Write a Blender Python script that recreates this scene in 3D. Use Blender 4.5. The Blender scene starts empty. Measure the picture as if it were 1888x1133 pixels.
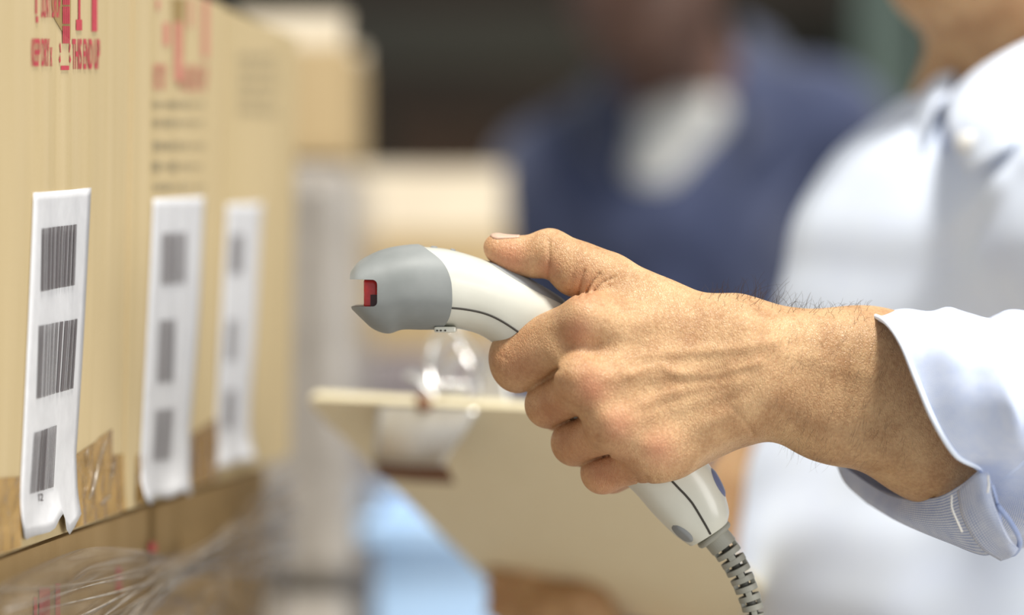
import bpy, math, random
import numpy as np
from mathutils import Vector, Matrix

# ------------------------------------------------------------------ camera, world, light
F = 5644.0          # focal length in pixels of the 1888 px wide frame
H = 1.32            # camera height (m)
HOR = 474.0         # image row of the horizon
D0 = 1.36           # focus distance
scene = bpy.context.scene
COL = scene.collection

cam_d = bpy.data.cameras.new('camera')
cam = bpy.data.objects.new('camera', cam_d)
COL.objects.link(cam)
cam.location = (0, 0, H)
cam.rotation_euler = (math.pi / 2, 0, 0)
cam_d.sensor_width = 36.0
cam_d.sensor_fit = 'HORIZONTAL'
cam_d.lens = F / 1888.0 * 36.0
cam_d.shift_y = -(566.5 - HOR) / 1888.0
cam_d.clip_start = 0.05
cam_d.clip_end = 100
cam_d.dof.use_dof = True
cam_d.dof.focus_distance = D0
cam_d.dof.aperture_fstop = 2.75
scene.camera = cam

world = bpy.data.worlds.new('world')
scene.world = world
world.use_nodes = True
wn = world.node_tree.nodes
wl = world.node_tree.links
wbg = wn['Background']
wbg.inputs[0].default_value = (0.92, 0.96, 1.0, 1)
wbg.inputs[1].default_value = 0.50

sun_d = bpy.data.lights.new('skylight_sun', 'SUN')
sun = bpy.data.objects.new('skylight_sun', sun_d)
COL.objects.link(sun)
sun_d.energy = 5.2
sun_d.angle = math.radians(11)
sun_d.color = (1.0, 0.965, 0.90)
SUN_FROM = Vector((0.14, -0.28, 0.95)).normalized()
sun.rotation_euler = (-SUN_FROM).to_track_quat('-Z', 'Y').to_euler()
sun.location = (0.6, 0.4, 5)

# fill lamp added off-frame to brighten right-facing sides, right of and behind the camera
fill_lamp_d = bpy.data.lights.new('right_fill', 'AREA')
fill_lamp = bpy.data.objects.new('right_fill', fill_lamp_d)
COL.objects.link(fill_lamp)
fill_lamp_d.shape = 'RECTANGLE'
fill_lamp_d.size = 2.6
fill_lamp_d.size_y = 2.2
fill_lamp_d.energy = 125
fill_lamp_d.color = (1.0, 0.985, 0.95)
fill_lamp.location = (3.7, -1.6, 2.0)
fill_lamp.rotation_euler = (Vector((0.0, 1.5, 1.25)) - Vector(fill_lamp.location)).to_track_quat('-Z', 'Y').to_euler()

scene.view_settings.view_transform = 'Standard'
scene.view_settings.look = 'None'
scene.view_settings.exposure = 0.0
scene.view_settings.gamma = 1.0
scene.view_settings.use_curve_mapping = False
try:
    scene.cycles.use_denoising = True
except Exception:
    pass

R = random.Random(7)
NPR = np.random.RandomState(5)


def P(px, py, d):
    """point seen at photo pixel (px, py) at distance d"""
    return np.array([(px - 944.0) / F * d, d, H - (py - HOR) / F * d])


def J(px, py, q):
    """same, distance given in cm behind the focus plane"""
    return P(px, py, D0 + q / 100.0)


# ------------------------------------------------------------------ materials
def mat(name, col, rough=0.6, metal=0.0, sss=0.0, spec=0.5, bump=None, noise=None, coat=0.0, trans=0.0, alpha=1.0, sheen=0.0):
    """bump = (scale, strength, detail, distance) ; noise = (scale, colour2, factor)"""
    m = bpy.data.materials.new(name)
    m.use_nodes = True
    nt = m.node_tree
    b = nt.nodes['Principled BSDF']
    b.inputs['Base Color'].default_value = (*col, 1)
    b.inputs['Roughness'].default_value = rough
    b.inputs['Metallic'].default_value = metal
    b.inputs['Specular IOR Level'].default_value = spec
    b.inputs['Coat Weight'].default_value = coat
    b.inputs['Transmission Weight'].default_value = trans
    b.inputs['Alpha'].default_value = alpha
    b.inputs['Sheen Weight'].default_value = sheen
    if sss:
        b.inputs['Subsurface Weight'].default_value = sss
        b.inputs['Subsurface Radius'].default_value = (1.0, 0.35, 0.18)
        b.inputs['Subsurface Scale'].default_value = 0.006
    tc = nt.nodes.new('ShaderNodeTexCoord')
    if noise:
        n = nt.nodes.new('ShaderNodeTexNoise')
        n.inputs['Scale'].default_value = noise[0]
        n.inputs['Detail'].default_value = 6
        nt.links.new(tc.outputs['Object'], n.inputs['Vector'])
        r = nt.nodes.new('ShaderNodeValToRGB')
        r.color_ramp.elements[0].position = 0.35
        r.color_ramp.elements[1].position = 0.68
        r.color_ramp.elements[0].color = (*col, 1)
        r.color_ramp.elements[1].color = (*noise[1], 1)
        nt.links.new(n.outputs['Fac'], r.inputs['Fac'])
        nt.links.new(r.outputs['Color'], b.inputs['Base Color'])
    if bump:
        n = nt.nodes.new('ShaderNodeTexNoise')
        n.inputs['Scale'].default_value = bump[0]
        n.inputs['Detail'].default_value = bump[2]
        nt.links.new(tc.outputs['Object'], n.inputs['Vector'])
        bp = nt.nodes.new('ShaderNodeBump')
        bp.inputs['Strength'].default_value = bump[1]
        bp.inputs['Distance'].default_value = bump[3]
        nt.links.new(n.outputs['Fac'], bp.inputs['Height'])
        nt.links.new(bp.outputs['Normal'], b.inputs['Normal'])
    return m


def cardboard(name, c1, c2, vscale=60):
    m = mat(name, c1, 0.75, spec=0.25)
    nt = m.node_tree
    b = nt.nodes['Principled BSDF']
    tc = nt.nodes['Texture Coordinate']
    mp = nt.nodes.new('ShaderNodeMapping')
    mp.inputs['Scale'].default_value = (vscale, vscale, vscale * 0.06)
    nt.links.new(tc.outputs['Object'], mp.inputs['Vector'])
    n1 = nt.nodes.new('ShaderNodeTexNoise')
    n1.inputs['Scale'].default_value = 1.0
    n1.inputs['Detail'].default_value = 4
    nt.links.new(mp.outputs['Vector'], n1.inputs['Vector'])
    n2 = nt.nodes.new('ShaderNodeTexNoise')
    n2.inputs['Scale'].default_value = 900
    n2.inputs['Detail'].default_value = 3
    nt.links.new(tc.outputs['Object'], n2.inputs['Vector'])
    mx = nt.nodes.new('ShaderNodeMath')
    mx.operation = 'MULTIPLY_ADD'
    mx.inputs[1].default_value = 0.35
    nt.links.new(n2.outputs['Fac'], mx.inputs[0])
    nt.links.new(n1.outputs['Fac'], mx.inputs[2])
    r = nt.nodes.new('ShaderNodeValToRGB')
    r.color_ramp.elements[0].position = 0.45
    r.color_ramp.elements[1].position = 0.92
    r.color_ramp.elements[0].color = (*c1, 1)
    r.color_ramp.elements[1].color = (*c2, 1)
    nt.links.new(mx.outputs[0], r.inputs['Fac'])
    nt.links.new(r.outputs['Color'], b.inputs['Base Color'])
    bp = nt.nodes.new('ShaderNodeBump')
    bp.inputs['Strength'].default_value = 0.25
    bp.inputs['Distance'].default_value = 0.002
    nt.links.new(n1.outputs['Fac'], bp.inputs['Height'])
    nt.links.new(bp.outputs['Normal'], b.inputs['Normal'])
    return m


def skin(name, c_dark, c_light, c_red, attr=True, cell=900.0, amount=1.0):
    m = mat(name, c_light, 0.46, sss=0.22, spec=0.42)
    nt = m.node_tree
    b = nt.nodes['Principled BSDF']
    tc = nt.nodes['Texture Coordinate']
    n1 = nt.nodes.new('ShaderNodeTexNoise')
    n1.inputs['Scale'].default_value = 70
    n1.inputs['Detail'].default_value = 5
    nt.links.new(tc.outputs['Object'], n1.inputs['Vector'])
    n2 = nt.nodes.new('ShaderNodeTexNoise')
    n2.inputs['Scale'].default_value = 650
    n2.inputs['Detail'].default_value = 3
    nt.links.new(tc.outputs['Object'], n2.inputs['Vector'])
    ad = nt.nodes.new('ShaderNodeMath')
    ad.operation = 'MULTIPLY_ADD'
    ad.inputs[1].default_value = 0.6
    nt.links.new(n2.outputs['Fac'], ad.inputs[0])
    nt.links.new(n1.outputs['Fac'], ad.inputs[2])
    r = nt.nodes.new('ShaderNodeValToRGB')
    r.color_ramp.elements[0].position = 0.55
    r.color_ramp.elements[1].position = 1.05
    r.color_ramp.elements[0].color = (*c_dark, 1)
    r.color_ramp.elements[1].color = (*c_light, 1)
    nt.links.new(ad.outputs[0], r.inputs['Fac'])
    last = r.outputs['Color']
    if attr:
        at = nt.nodes.new('ShaderNodeAttribute')
        at.attribute_name = 'red'
        mx = nt.nodes.new('ShaderNodeMix')
        mx.data_type = 'RGBA'
        nt.links.new(at.outputs['Fac'], mx.inputs[0])
        nt.links.new(last, mx.inputs[6])
        mx.inputs[7].default_value = (*c_red, 1)
        last = mx.outputs[2]
    nt.links.new(last, b.inputs['Base Color'])
    # fine criss-cross skin relief: cells stretched across the arm
    mp = nt.nodes.new('ShaderNodeMapping')
    mp.inputs['Scale'].default_value = (cell * 1.15, cell, cell * 0.62)
    mp.inputs['Rotation'].default_value = (0, math.radians(24), 0)
    nt.links.new(tc.outputs['Object'], mp.inputs['Vector'])
    dn = nt.nodes.new('ShaderNodeTexNoise')
    dn.inputs['Scale'].default_value = 0.45
    nt.links.new(mp.outputs['Vector'], dn.inputs['Vector'])
    mv = nt.nodes.new('ShaderNodeMix')
    mv.data_type = 'VECTOR'
    mv.inputs[0].default_value = 0.5
    va = nt.nodes.new('ShaderNodeVectorMath')
    va.operation = 'MULTIPLY_ADD'
    va.inputs[1].default_value = (2.0, 2.0, 2.0)
    nt.links.new(dn.outputs['Color'], va.inputs[0])
    nt.links.new(mp.outputs['Vector'], va.inputs[2])
    vo = nt.nodes.new('ShaderNodeTexVoronoi')
    vo.feature = 'DISTANCE_TO_EDGE'
    vo.inputs['Scale'].default_value = 1.0
    nt.links.new(va.outputs[0], vo.inputs['Vector'])
    cl = nt.nodes.new('ShaderNodeMapRange')
    cl.inputs['From Max'].default_value = 0.25
    nt.links.new(vo.outputs['Distance'], cl.inputs['Value'])
    n3 = nt.nodes.new('ShaderNodeTexNoise')
    n3.inputs['Scale'].default_value = 1.4
    n3.inputs['Detail'].default_value = 4
    nt.links.new(mp.outputs['Vector'], n3.inputs['Vector'])
    a2 = nt.nodes.new('ShaderNodeMath')
    a2.operation = 'MULTIPLY_ADD'
    a2.inputs[1].default_value = 1.2
    nt.links.new(n3.outputs['Fac'], a2.inputs[0])
    nt.links.new(cl.outputs[0], a2.inputs[2])
    bp = nt.nodes.new('ShaderNodeBump')
    bp.inputs['Strength'].default_value = 0.55 * amount
    bp.inputs['Distance'].default_value = 0.00028
    nt.links.new(a2.outputs[0], bp.inputs['Height'])
    nt.links.new(bp.outputs['Normal'], b.inputs['Normal'])
    return m


def weave(name, c1, c2, per=0.0009, uv=True, bumpd=0.0002):
    """chambray: two sets of crossing threads"""
    m = mat(name, c2, 0.85, spec=0.2, sheen=0.15)
    nt = m.node_tree
    b = nt.nodes['Principled BSDF']
    tc = nt.nodes['Texture Coordinate']
    src = tc.outputs['UV'] if uv else tc.outputs['Object']
    waves = []
    for ax in ('X', 'Y') if uv else ('X', 'Z'):
        w = nt.nodes.new('ShaderNodeTexWave')
        w.wave_type = 'BANDS'
        w.bands_direction = ax
        w.inputs['Scale'].default_value = 1.0 / per * (2 * math.pi) / 20.0
        w.inputs['Distortion'].default_value = 0.8
        w.inputs['Detail'].default_value = 1
        nt.links.new(src, w.inputs['Vector'])
        waves.append(w)
    mu = nt.nodes.new('ShaderNodeMath')
    mu.operation = 'MULTIPLY'
    nt.links.new(waves[0].outputs['Fac'], mu.inputs[0])
    nt.links.new(waves[1].outputs['Fac'], mu.inputs[1])
    n = nt.nodes.new('ShaderNodeTexNoise')
    n.inputs['Scale'].default_value = 160
    n.inputs['Detail'].default_value = 5
    nt.links.new(tc.outputs['Object'], n.inputs['Vector'])
    ad = nt.nodes.new('ShaderNodeMath')
    ad.operation = 'MULTIPLY_ADD'
    ad.inputs[1].default_value = 0.35
    nt.links.new(n.outputs['Fac'], ad.inputs[0])
    nt.links.new(mu.outputs[0], ad.inputs[2])
    r = nt.nodes.new('ShaderNodeValToRGB')
    r.color_ramp.elements[0].position = 0.10
    r.color_ramp.elements[1].position = 0.62
    r.color_ramp.elements[0].color = (*c1, 1)
    r.color_ramp.elements[1].color = (*c2, 1)
    nt.links.new(ad.outputs[0], r.inputs['Fac'])
    nt.links.new(r.outputs['Color'], b.inputs['Base Color'])
    bp = nt.nodes.new('ShaderNodeBump')
    bp.inputs['Strength'].default_value = 0.6
    bp.inputs['Distance'].default_value = bumpd
    nt.links.new(mu.outputs[0], bp.inputs['Height'])
    nt.links.new(bp.outputs['Normal'], b.inputs['Normal'])
    return m


M = {}
M['skin'] = skin('tan_skin', (0.40, 0.215, 0.098), (0.61, 0.385, 0.20), (0.54, 0.20, 0.115))
M['skin_dark'] = mat('dark_skin', (0.085, 0.04, 0.026), 0.5, sss=0.1, noise=(20, (0.12, 0.06, 0.04), 1))
M['nail'] = mat('nail', (0.62, 0.38, 0.28), 0.35, sss=0.2)
M['hair'] = mat('arm_hair', (0.035, 0.016, 0.008), 0.5)
M['chambray'] = weave('chambray', (0.44, 0.55, 0.84), (0.84, 0.88, 0.97), 0.0011)
M['chambray_body'] = mat('chambray_body', (0.76, 0.83, 0.97), 0.85, spec=0.2, noise=(30, (0.80, 0.87, 0.98), 1))
M['chambray_shade'] = weave('chambray_shaded', (0.26, 0.34, 0.58), (0.74, 0.77, 0.84), 0.0011)  # darker copy of the chambray: shade inside collar and cuff put into colour
M['thread'] = mat('white_thread', (0.85, 0.83, 0.78), 0.7)
M['navy'] = mat('navy_cloth', (0.022, 0.030, 0.070), 0.8, spec=0.25, noise=(14, (0.034, 0.046, 0.102), 1), sheen=0.3)
M['tee'] = mat('white_tee', (0.52, 0.52, 0.50), 0.85)
M['trouser'] = mat('trouser_cloth', (0.06, 0.065, 0.09), 0.9, noise=(40, (0.08, 0.085, 0.11), 1))
M['shoe'] = mat('shoe_leather', (0.04, 0.03, 0.025), 0.4, noise=(40, (0.06, 0.04, 0.03), 1))
M['cream'] = mat('cream_plastic', (0.57, 0.565, 0.49), 0.32, spec=0.5, coat=0.15, noise=(55, (0.62, 0.615, 0.54), 1), bump=(900, 0.05, 2, 0.0002))
M['grey_rub'] = mat('grey_rubber', (0.20, 0.213, 0.208), 0.55, spec=0.4, noise=(45, (0.245, 0.258, 0.253), 1), bump=(1500, 0.06, 2, 0.0002))
M['grey_pad'] = mat('grey_pad', (0.20, 0.21, 0.215), 0.5, noise=(60, (0.25, 0.26, 0.265), 1))
M['blue_pad'] = mat('blue_grey_pad', (0.13, 0.15, 0.26), 0.45)
M['relief'] = mat('relief_rubber', (0.26, 0.255, 0.215), 0.55, noise=(60, (0.31, 0.305, 0.26), 1))
M['core'] = mat('cord_core', (0.085, 0.082, 0.068), 0.6)
M['seam'] = mat('seam_dark', (0.045, 0.04, 0.033), 0.8)
M['red_glass'] = mat('red_window', (0.62, 0.03, 0.025), 0.12, spec=0.6, coat=0.4, noise=(160, (0.42, 0.015, 0.015), 1))
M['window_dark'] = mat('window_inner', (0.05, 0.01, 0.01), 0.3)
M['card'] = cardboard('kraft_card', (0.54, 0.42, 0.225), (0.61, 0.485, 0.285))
M['card_low_dim'] = cardboard('kraft_card_low_dim', (0.33, 0.215, 0.09), (0.42, 0.285, 0.135), 30)  # darker kraft: dim light and brown tape put into the colour
M['card2'] = cardboard('kraft_card_back', (0.50, 0.36, 0.18), (0.60, 0.45, 0.25), 30)
M['card_shade'] = mat('kraft_shaded', (0.30, 0.20, 0.07), 0.8, noise=(90, (0.36, 0.25, 0.10), 1))  # kraft darkened to paint the shadowed dimple
M['flap'] = mat('pale_card', (0.44, 0.37, 0.27), 0.7, noise=(18, (0.49, 0.42, 0.31), 1))
M['print_red'] = mat('red_ink', (0.56, 0.06, 0.085), 0.7, noise=(500, (0.48, 0.05, 0.07), 1))
M['print_black'] = mat('black_ink', (0.13, 0.115, 0.12), 0.6)
M['print_faint'] = mat('faint_black_ink', (0.27, 0.255, 0.26), 0.6)
M['print_red_faint'] = mat('faint_red_ink', (0.60, 0.24, 0.17), 0.7)
M['print_grey'] = mat('grey_ink', (0.36, 0.29, 0.17), 0.7)
M['label'] = mat('label_paper', (0.66, 0.66, 0.675), 0.42, spec=0.4, noise=(140, (0.72, 0.72, 0.735), 1))
M['tape'] = mat('brown_tape', (0.40, 0.235, 0.07), 0.16, spec=0.6, coat=0.6, bump=(70, 0.5, 4, 0.004), noise=(45, (0.50, 0.31, 0.11), 1))
M['hardboard'] = mat('hardboard', (0.84, 0.74, 0.52), 0.55, noise=(160, (0.88, 0.79, 0.57), 1))
M['board_edge'] = mat('board_edge', (0.82, 0.74, 0.50), 0.6, noise=(120, (0.88, 0.80, 0.58), 1))
M['chrome'] = mat('chrome', (0.80, 0.80, 0.78), 0.22, metal=1.0)
M['nickel'] = mat('nickel_plate', (0.72, 0.72, 0.70), 0.38, metal=0.85, noise=(60, (0.62, 0.62, 0.60), 1))
M['clip_brown'] = mat('clip_shade_brown', (0.17, 0.075, 0.035), 0.8)  # shadow brown for under the clip plate, shared by the tab
M['film_grey'] = mat('wrapped_film', (0.40, 0.36, 0.31), 0.3, spec=0.5, coat=0.3, noise=(7, (0.32, 0.29, 0.26), 1), bump=(25, 0.4, 4, 0.01))
M['film_grey2'] = mat('wrapped_film_mauve', (0.30, 0.26, 0.25), 0.4, coat=0.2, noise=(9, (0.20, 0.17, 0.18), 1), bump=(25, 0.4, 4, 0.01))
M['film_rope'] = mat('film_rope', (0.20, 0.16, 0.12), 0.22, spec=0.7, coat=0.4, noise=(60, (0.40, 0.36, 0.31), 1))
M['blue'] = mat('blue_plastic', (0.42, 0.64, 0.94), 0.35, noise=(8, (0.50, 0.70, 0.96), 1))
M['white_plastic'] = mat('white_plastic', (0.72, 0.70, 0.68), 0.4)
M['wall'] = mat('dark_wall', (0.018, 0.012, 0.007), 0.9, noise=(1.2, (0.032, 0.020, 0.011), 1))  # dimness of the far background put into the wall colour
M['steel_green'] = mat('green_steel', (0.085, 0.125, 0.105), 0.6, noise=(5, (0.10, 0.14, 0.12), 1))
M['steel_dark'] = mat('dark_green_steel', (0.012, 0.012, 0.007), 0.8, noise=(5, (0.022, 0.020, 0.011), 1))  # gloom of the unlit background put into a near-black colour
M['brown_dark'] = mat('dark_brown_card', (0.055, 0.030, 0.016), 0.8, noise=(6, (0.075, 0.042, 0.022), 1))  # carton brown darkened to carry the unlit background
M['floor'] = mat('concrete', (0.32, 0.305, 0.28), 0.6, noise=(3, (0.38, 0.36, 0.335), 1), bump=(40, 0.1, 4, 0.003))
M['wood'] = mat('pallet_wood', (0.36, 0.24, 0.12), 0.8, noise=(22, (0.44, 0.31, 0.17), 1))


def film_mat():
    m = bpy.data.materials.new('clear_film')
    m.use_nodes = True
    nt = m.node_tree
    nt.nodes.clear()
    out = nt.nodes.new('ShaderNodeOutputMaterial')
    tr = nt.nodes.new('ShaderNodeBsdfTransparent')
    tr.inputs[0].default_value = (0.93, 0.92, 0.90, 1)
    gl = nt.nodes.new('ShaderNodeBsdfPrincipled')
    gl.inputs['Base Color'].default_value = (0.27, 0.22, 0.165, 1)
    gl.inputs['Roughness'].default_value = 0.16
    gl.inputs['Specular IOR Level'].default_value = 0.9
    lw = nt.nodes.new('ShaderNodeLayerWeight')
    lw.inputs['Blend'].default_value = 0.35
    tc = nt.nodes.new('ShaderNodeTexCoord')
    mp = nt.nodes.new('ShaderNodeMapping')
    mp.inputs['Scale'].default_value = (14, 14, 130)
    mp.inputs['Rotation'].default_value = (math.radians(6), 0, 0)
    nt.links.new(tc.outputs['Object'], mp.inputs['Vector'])
    n = nt.nodes.new('ShaderNodeTexNoise')
    n.inputs['Scale'].default_value = 1.0
    n.inputs['Detail'].default_value = 5
    nt.links.new(mp.outputs['Vector'], n.inputs['Vector'])
    mr = nt.nodes.new('ShaderNodeMapRange')
    mr.inputs['From Min'].default_value = 0.42
    mr.inputs['From Max'].default_value = 0.75
    mr.inputs['To Min'].default_value = 0.10
    mr.inputs['To Max'].default_value = 0.55
    nt.links.new(n.outputs['Fac'], mr.inputs['Value'])
    ad = nt.nodes.new('ShaderNodeMath')
    ad.operation = 'MULTIPLY_ADD'
    ad.inputs[1].default_value = 0.35
    ad.use_clamp = True
    nt.links.new(lw.outputs['Facing'], ad.inputs[0])
    nt.links.new(mr.outputs[0], ad.inputs[2])
    mx = nt.nodes.new('ShaderNodeMixShader')
    nt.links.new(ad.outputs[0], mx.inputs[0])
    nt.links.new(tr.outputs[0], mx.inputs[1])
    nt.links.new(gl.outputs[0], mx.inputs[2])
    nt.links.new(mx.outputs[0], out.inputs[0])
    return m


M['film'] = film_mat()


# ------------------------------------------------------------------ object helpers
def tag(o, label, cat=None, group=None, kind=None):
    if label:
        o['label'] = label
    if cat:
        o['category'] = cat
    if group:
        o['group'] = group
    if kind:
        o['kind'] = kind
    return o


def thing(name, loc, label, cat, group=None):
    e = bpy.data.objects.new(name, None)
    e.empty_display_size = 0.05
    e.location = tuple(float(v) for v in loc)
    COL.objects.link(e)
    return tag(e, label, cat, group)


def root_loc(o):
    v = Vector((0, 0, 0))
    while o is not None:
        if o.type == 'EMPTY':
            v = v + Vector(o.location)
        o = o.parent
    return v


def mk(name, verts, faces, material, parent=None, smooth=True, label=None):
    """mesh object, vertices in world space"""
    me = bpy.data.meshes.new(name)
    me.from_pydata([tuple(map(float, v)) for v in verts], [], [tuple(map(int, f)) for f in faces])
    me.validate()
    if material is not None:
        me.materials.append(material)
    if smooth:
        me.polygons.foreach_set('use_smooth', [True] * len(me.polygons))
    o = bpy.data.objects.new(name, me)
    COL.objects.link(o)
    if parent is not None:
        o.parent = parent
        o.matrix_parent_inverse = Matrix.Translation(-root_loc(parent)) if parent.type == 'EMPTY' else Matrix.Identity(4)
    if label:
        o['label'] = label
    return o


def mk_np(name, V, Q, material, parent=None, smooth=True):
    """fast mesh object from numpy vertices and quads"""
    me = bpy.data.meshes.new(name)
    V = np.ascontiguousarray(V, dtype=np.float32)
    Q = np.ascontiguousarray(Q, dtype=np.int32)
    me.vertices.add(len(V))
    me.vertices.foreach_set('co', V.ravel())
    me.loops.add(Q.size)
    me.loops.foreach_set('vertex_index', Q.ravel())
    k = Q.shape[1]
    me.polygons.add(len(Q))
    me.polygons.foreach_set('loop_start', np.arange(0, Q.size, k, dtype=np.int32))
    me.polygons.foreach_set('loop_total', np.full(len(Q), k, dtype=np.int32))
    me.polygons.foreach_set('use_smooth', np.full(len(Q), smooth))
    me.update(calc_edges=True)
    me.validate()
    if material is not None:
        me.materials.append(material)
    o = bpy.data.objects.new(name, me)
    COL.objects.link(o)
    if parent is not None:
        o.parent = parent
        o.matrix_parent_inverse = Matrix.Translation(-root_loc(parent)) if parent.type == 'EMPTY' else Matrix.Identity(4)
    return o


def bevel_mod(o, w, seg=2):
    md = o.modifiers.new('bevel', 'BEVEL')
    md.width = w
    md.segments = seg
    md.limit_method = 'ANGLE'
    return o


def frame_box(o, u, v, w):
    """8 corners / 6 faces of a box from corner o and edge vectors"""
    o, u, v, w = map(np.asarray, (o, u, v, w))
    vs = [o, o + u, o + u + v, o + v, o + w, o + u + w, o + u + v + w, o + v + w]
    fs = [(0, 3, 2, 1), (4, 5, 6, 7), (0, 1, 5, 4), (1, 2, 6, 5), (2, 3, 7, 6), (3, 0, 4, 7)]
    if np.dot(np.cross(u, v), w) < 0:
        fs = [f[::-1] for f in fs]
    return vs, fs


def box(name, o, u, v, w, material, parent=None, bev=0.0, smooth=False):
    vs, fs = frame_box(o, u, v, w)
    ob = mk(name, vs, fs, material, parent, smooth)
    if bev:
        bevel_mod(ob, bev)
    return ob


def catmull(pts, n):
    pts = np.asarray(pts, float)
    k = len(pts)
    t = np.linspace(0, k - 1, n)
    i = np.clip(np.floor(t).astype(int), 0, k - 2)
    f = (t - i)[:, None]
    p1 = pts[i]
    p2 = pts[i + 1]
    p0 = np.where((i > 0)[:, None], pts[np.maximum(i - 1, 0)], 2 * p1 - p2)
    p3 = np.where((i < k - 2)[:, None], pts[np.minimum(i + 2, k - 1)], 2 * p2 - p1)
    return 0.5 * (2 * p1 + (p2 - p0) * f + (2 * p0 - 5 * p1 + 4 * p2 - p3) * f ** 2 + (3 * p1 - p0 - 3 * p2 + p3) * f ** 3)


def grid_faces(nu, nv, wrap_v=False):
    fs = []
    for i in range(nu - 1):
        for j in range(nv if wrap_v else nv - 1):
            a = i * nv + j
            b = i * nv + (j + 1) % nv
            fs.append((a, b, b + nv, a + nv))
    return fs


def tube_geo(path, rad, n=10, cap=True):
    path = np.asarray(path, float)
    m = len(path)
    rad = np.broadcast_to(np.asarray(rad, float), (m,))
    tang = np.gradient(path, axis=0)
    tang /= np.linalg.norm(tang, axis=1)[:, None] + 1e-12
    up = np.array([0, 1.0, 0]) if abs(tang[0][1]) < 0.9 else np.array([1.0, 0, 0])
    vs = []
    x = np.cross(up, tang[0])
    x /= np.linalg.norm(x)
    for i in range(m):
        x = x - tang[i] * np.dot(x, tang[i])
        x /= np.linalg.norm(x)
        y = np.cross(tang[i], x)
        for j in range(n):
            a = 2 * math.pi * j / n
            vs.append(path[i] + rad[i] * (math.cos(a) * x + math.sin(a) * y))
    fs = grid_faces(m, n, True)
    if cap:
        fs.append(tuple(range(n - 1, -1, -1)))
        fs.append(tuple(range((m - 1) * n, m * n)))
    return vs, fs


def tube(name, path, rad, material, parent=None, n=10):
    vs, fs = tube_geo(path, rad, n)
    return mk(name, vs, fs, material, parent)


def merge(geos):
    V, Fc = [], []
    for vs, fs in geos:
        k = len(V)
        V += list(vs)
        Fc += [tuple(i + k for i in f) for f in fs]
    return V, Fc


def text_geo(s, size=1.0):
    cu = bpy.data.curves.new('txt', 'FONT')
    cu.body = s
    cu.size = size
    cu.offset = 0.018
    o = bpy.data.objects.new('txt', cu)
    COL.objects.link(o)
    dg = bpy.context.evaluated_depsgraph_get()
    dg.update()
    me = o.evaluated_get(dg).to_mesh()
    vs = [tuple(v.co) for v in me.vertices]
    fs = [tuple(p.vertices) for p in me.polygons]
    o.evaluated_get(dg).to_mesh_clear()
    bpy.data.objects.remove(o)
    bpy.data.curves.remove(cu)
    vs = np.array(vs)
    lo, hi = vs.min(0), vs.max(0)
    vs = (vs - lo) / np.maximum(hi - lo, 1e-9)
    return vs[:, :2], fs


# ------------------------------------------------------------------ signed distance modelling
def cap(p, a, b, ra, rb):
    a = np.asarray(a, float)
    b = np.asarray(b, float)
    ba = b - a
    pa = p - a
    h = np.clip((pa @ ba) / (ba @ ba + 1e-12), 0, 1)
    d = pa - h[:, None] * ba
    return np.sqrt((d * d).sum(1)) - (ra + (rb - ra) * h)


def ell(p, c, r, rot=None):
    q = p - np.asarray(c, float)
    if rot is not None:
        q = q @ rot
    r = np.asarray(r, float)
    k0 = np.sqrt(((q / r) ** 2).sum(1))
    k1 = np.sqrt(((q / (r * r)) ** 2).sum(1)) + 1e-9
    return k0 * (k0 - 1.0) / k1


def smin(a, b, k):
    h = np.clip(0.5 + 0.5 * (b - a) / k, 0, 1)
    return b * (1 - h) + a * h - k * h * (1 - h)


def chain(p, pts, k=0.003):
    d = None
    for (a, ra), (b, rb) in zip(pts[:-1], pts[1:]):
        c = cap(p, a, b, ra, rb)
        d = c if d is None else smin(d, c, k)
    return d


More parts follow.
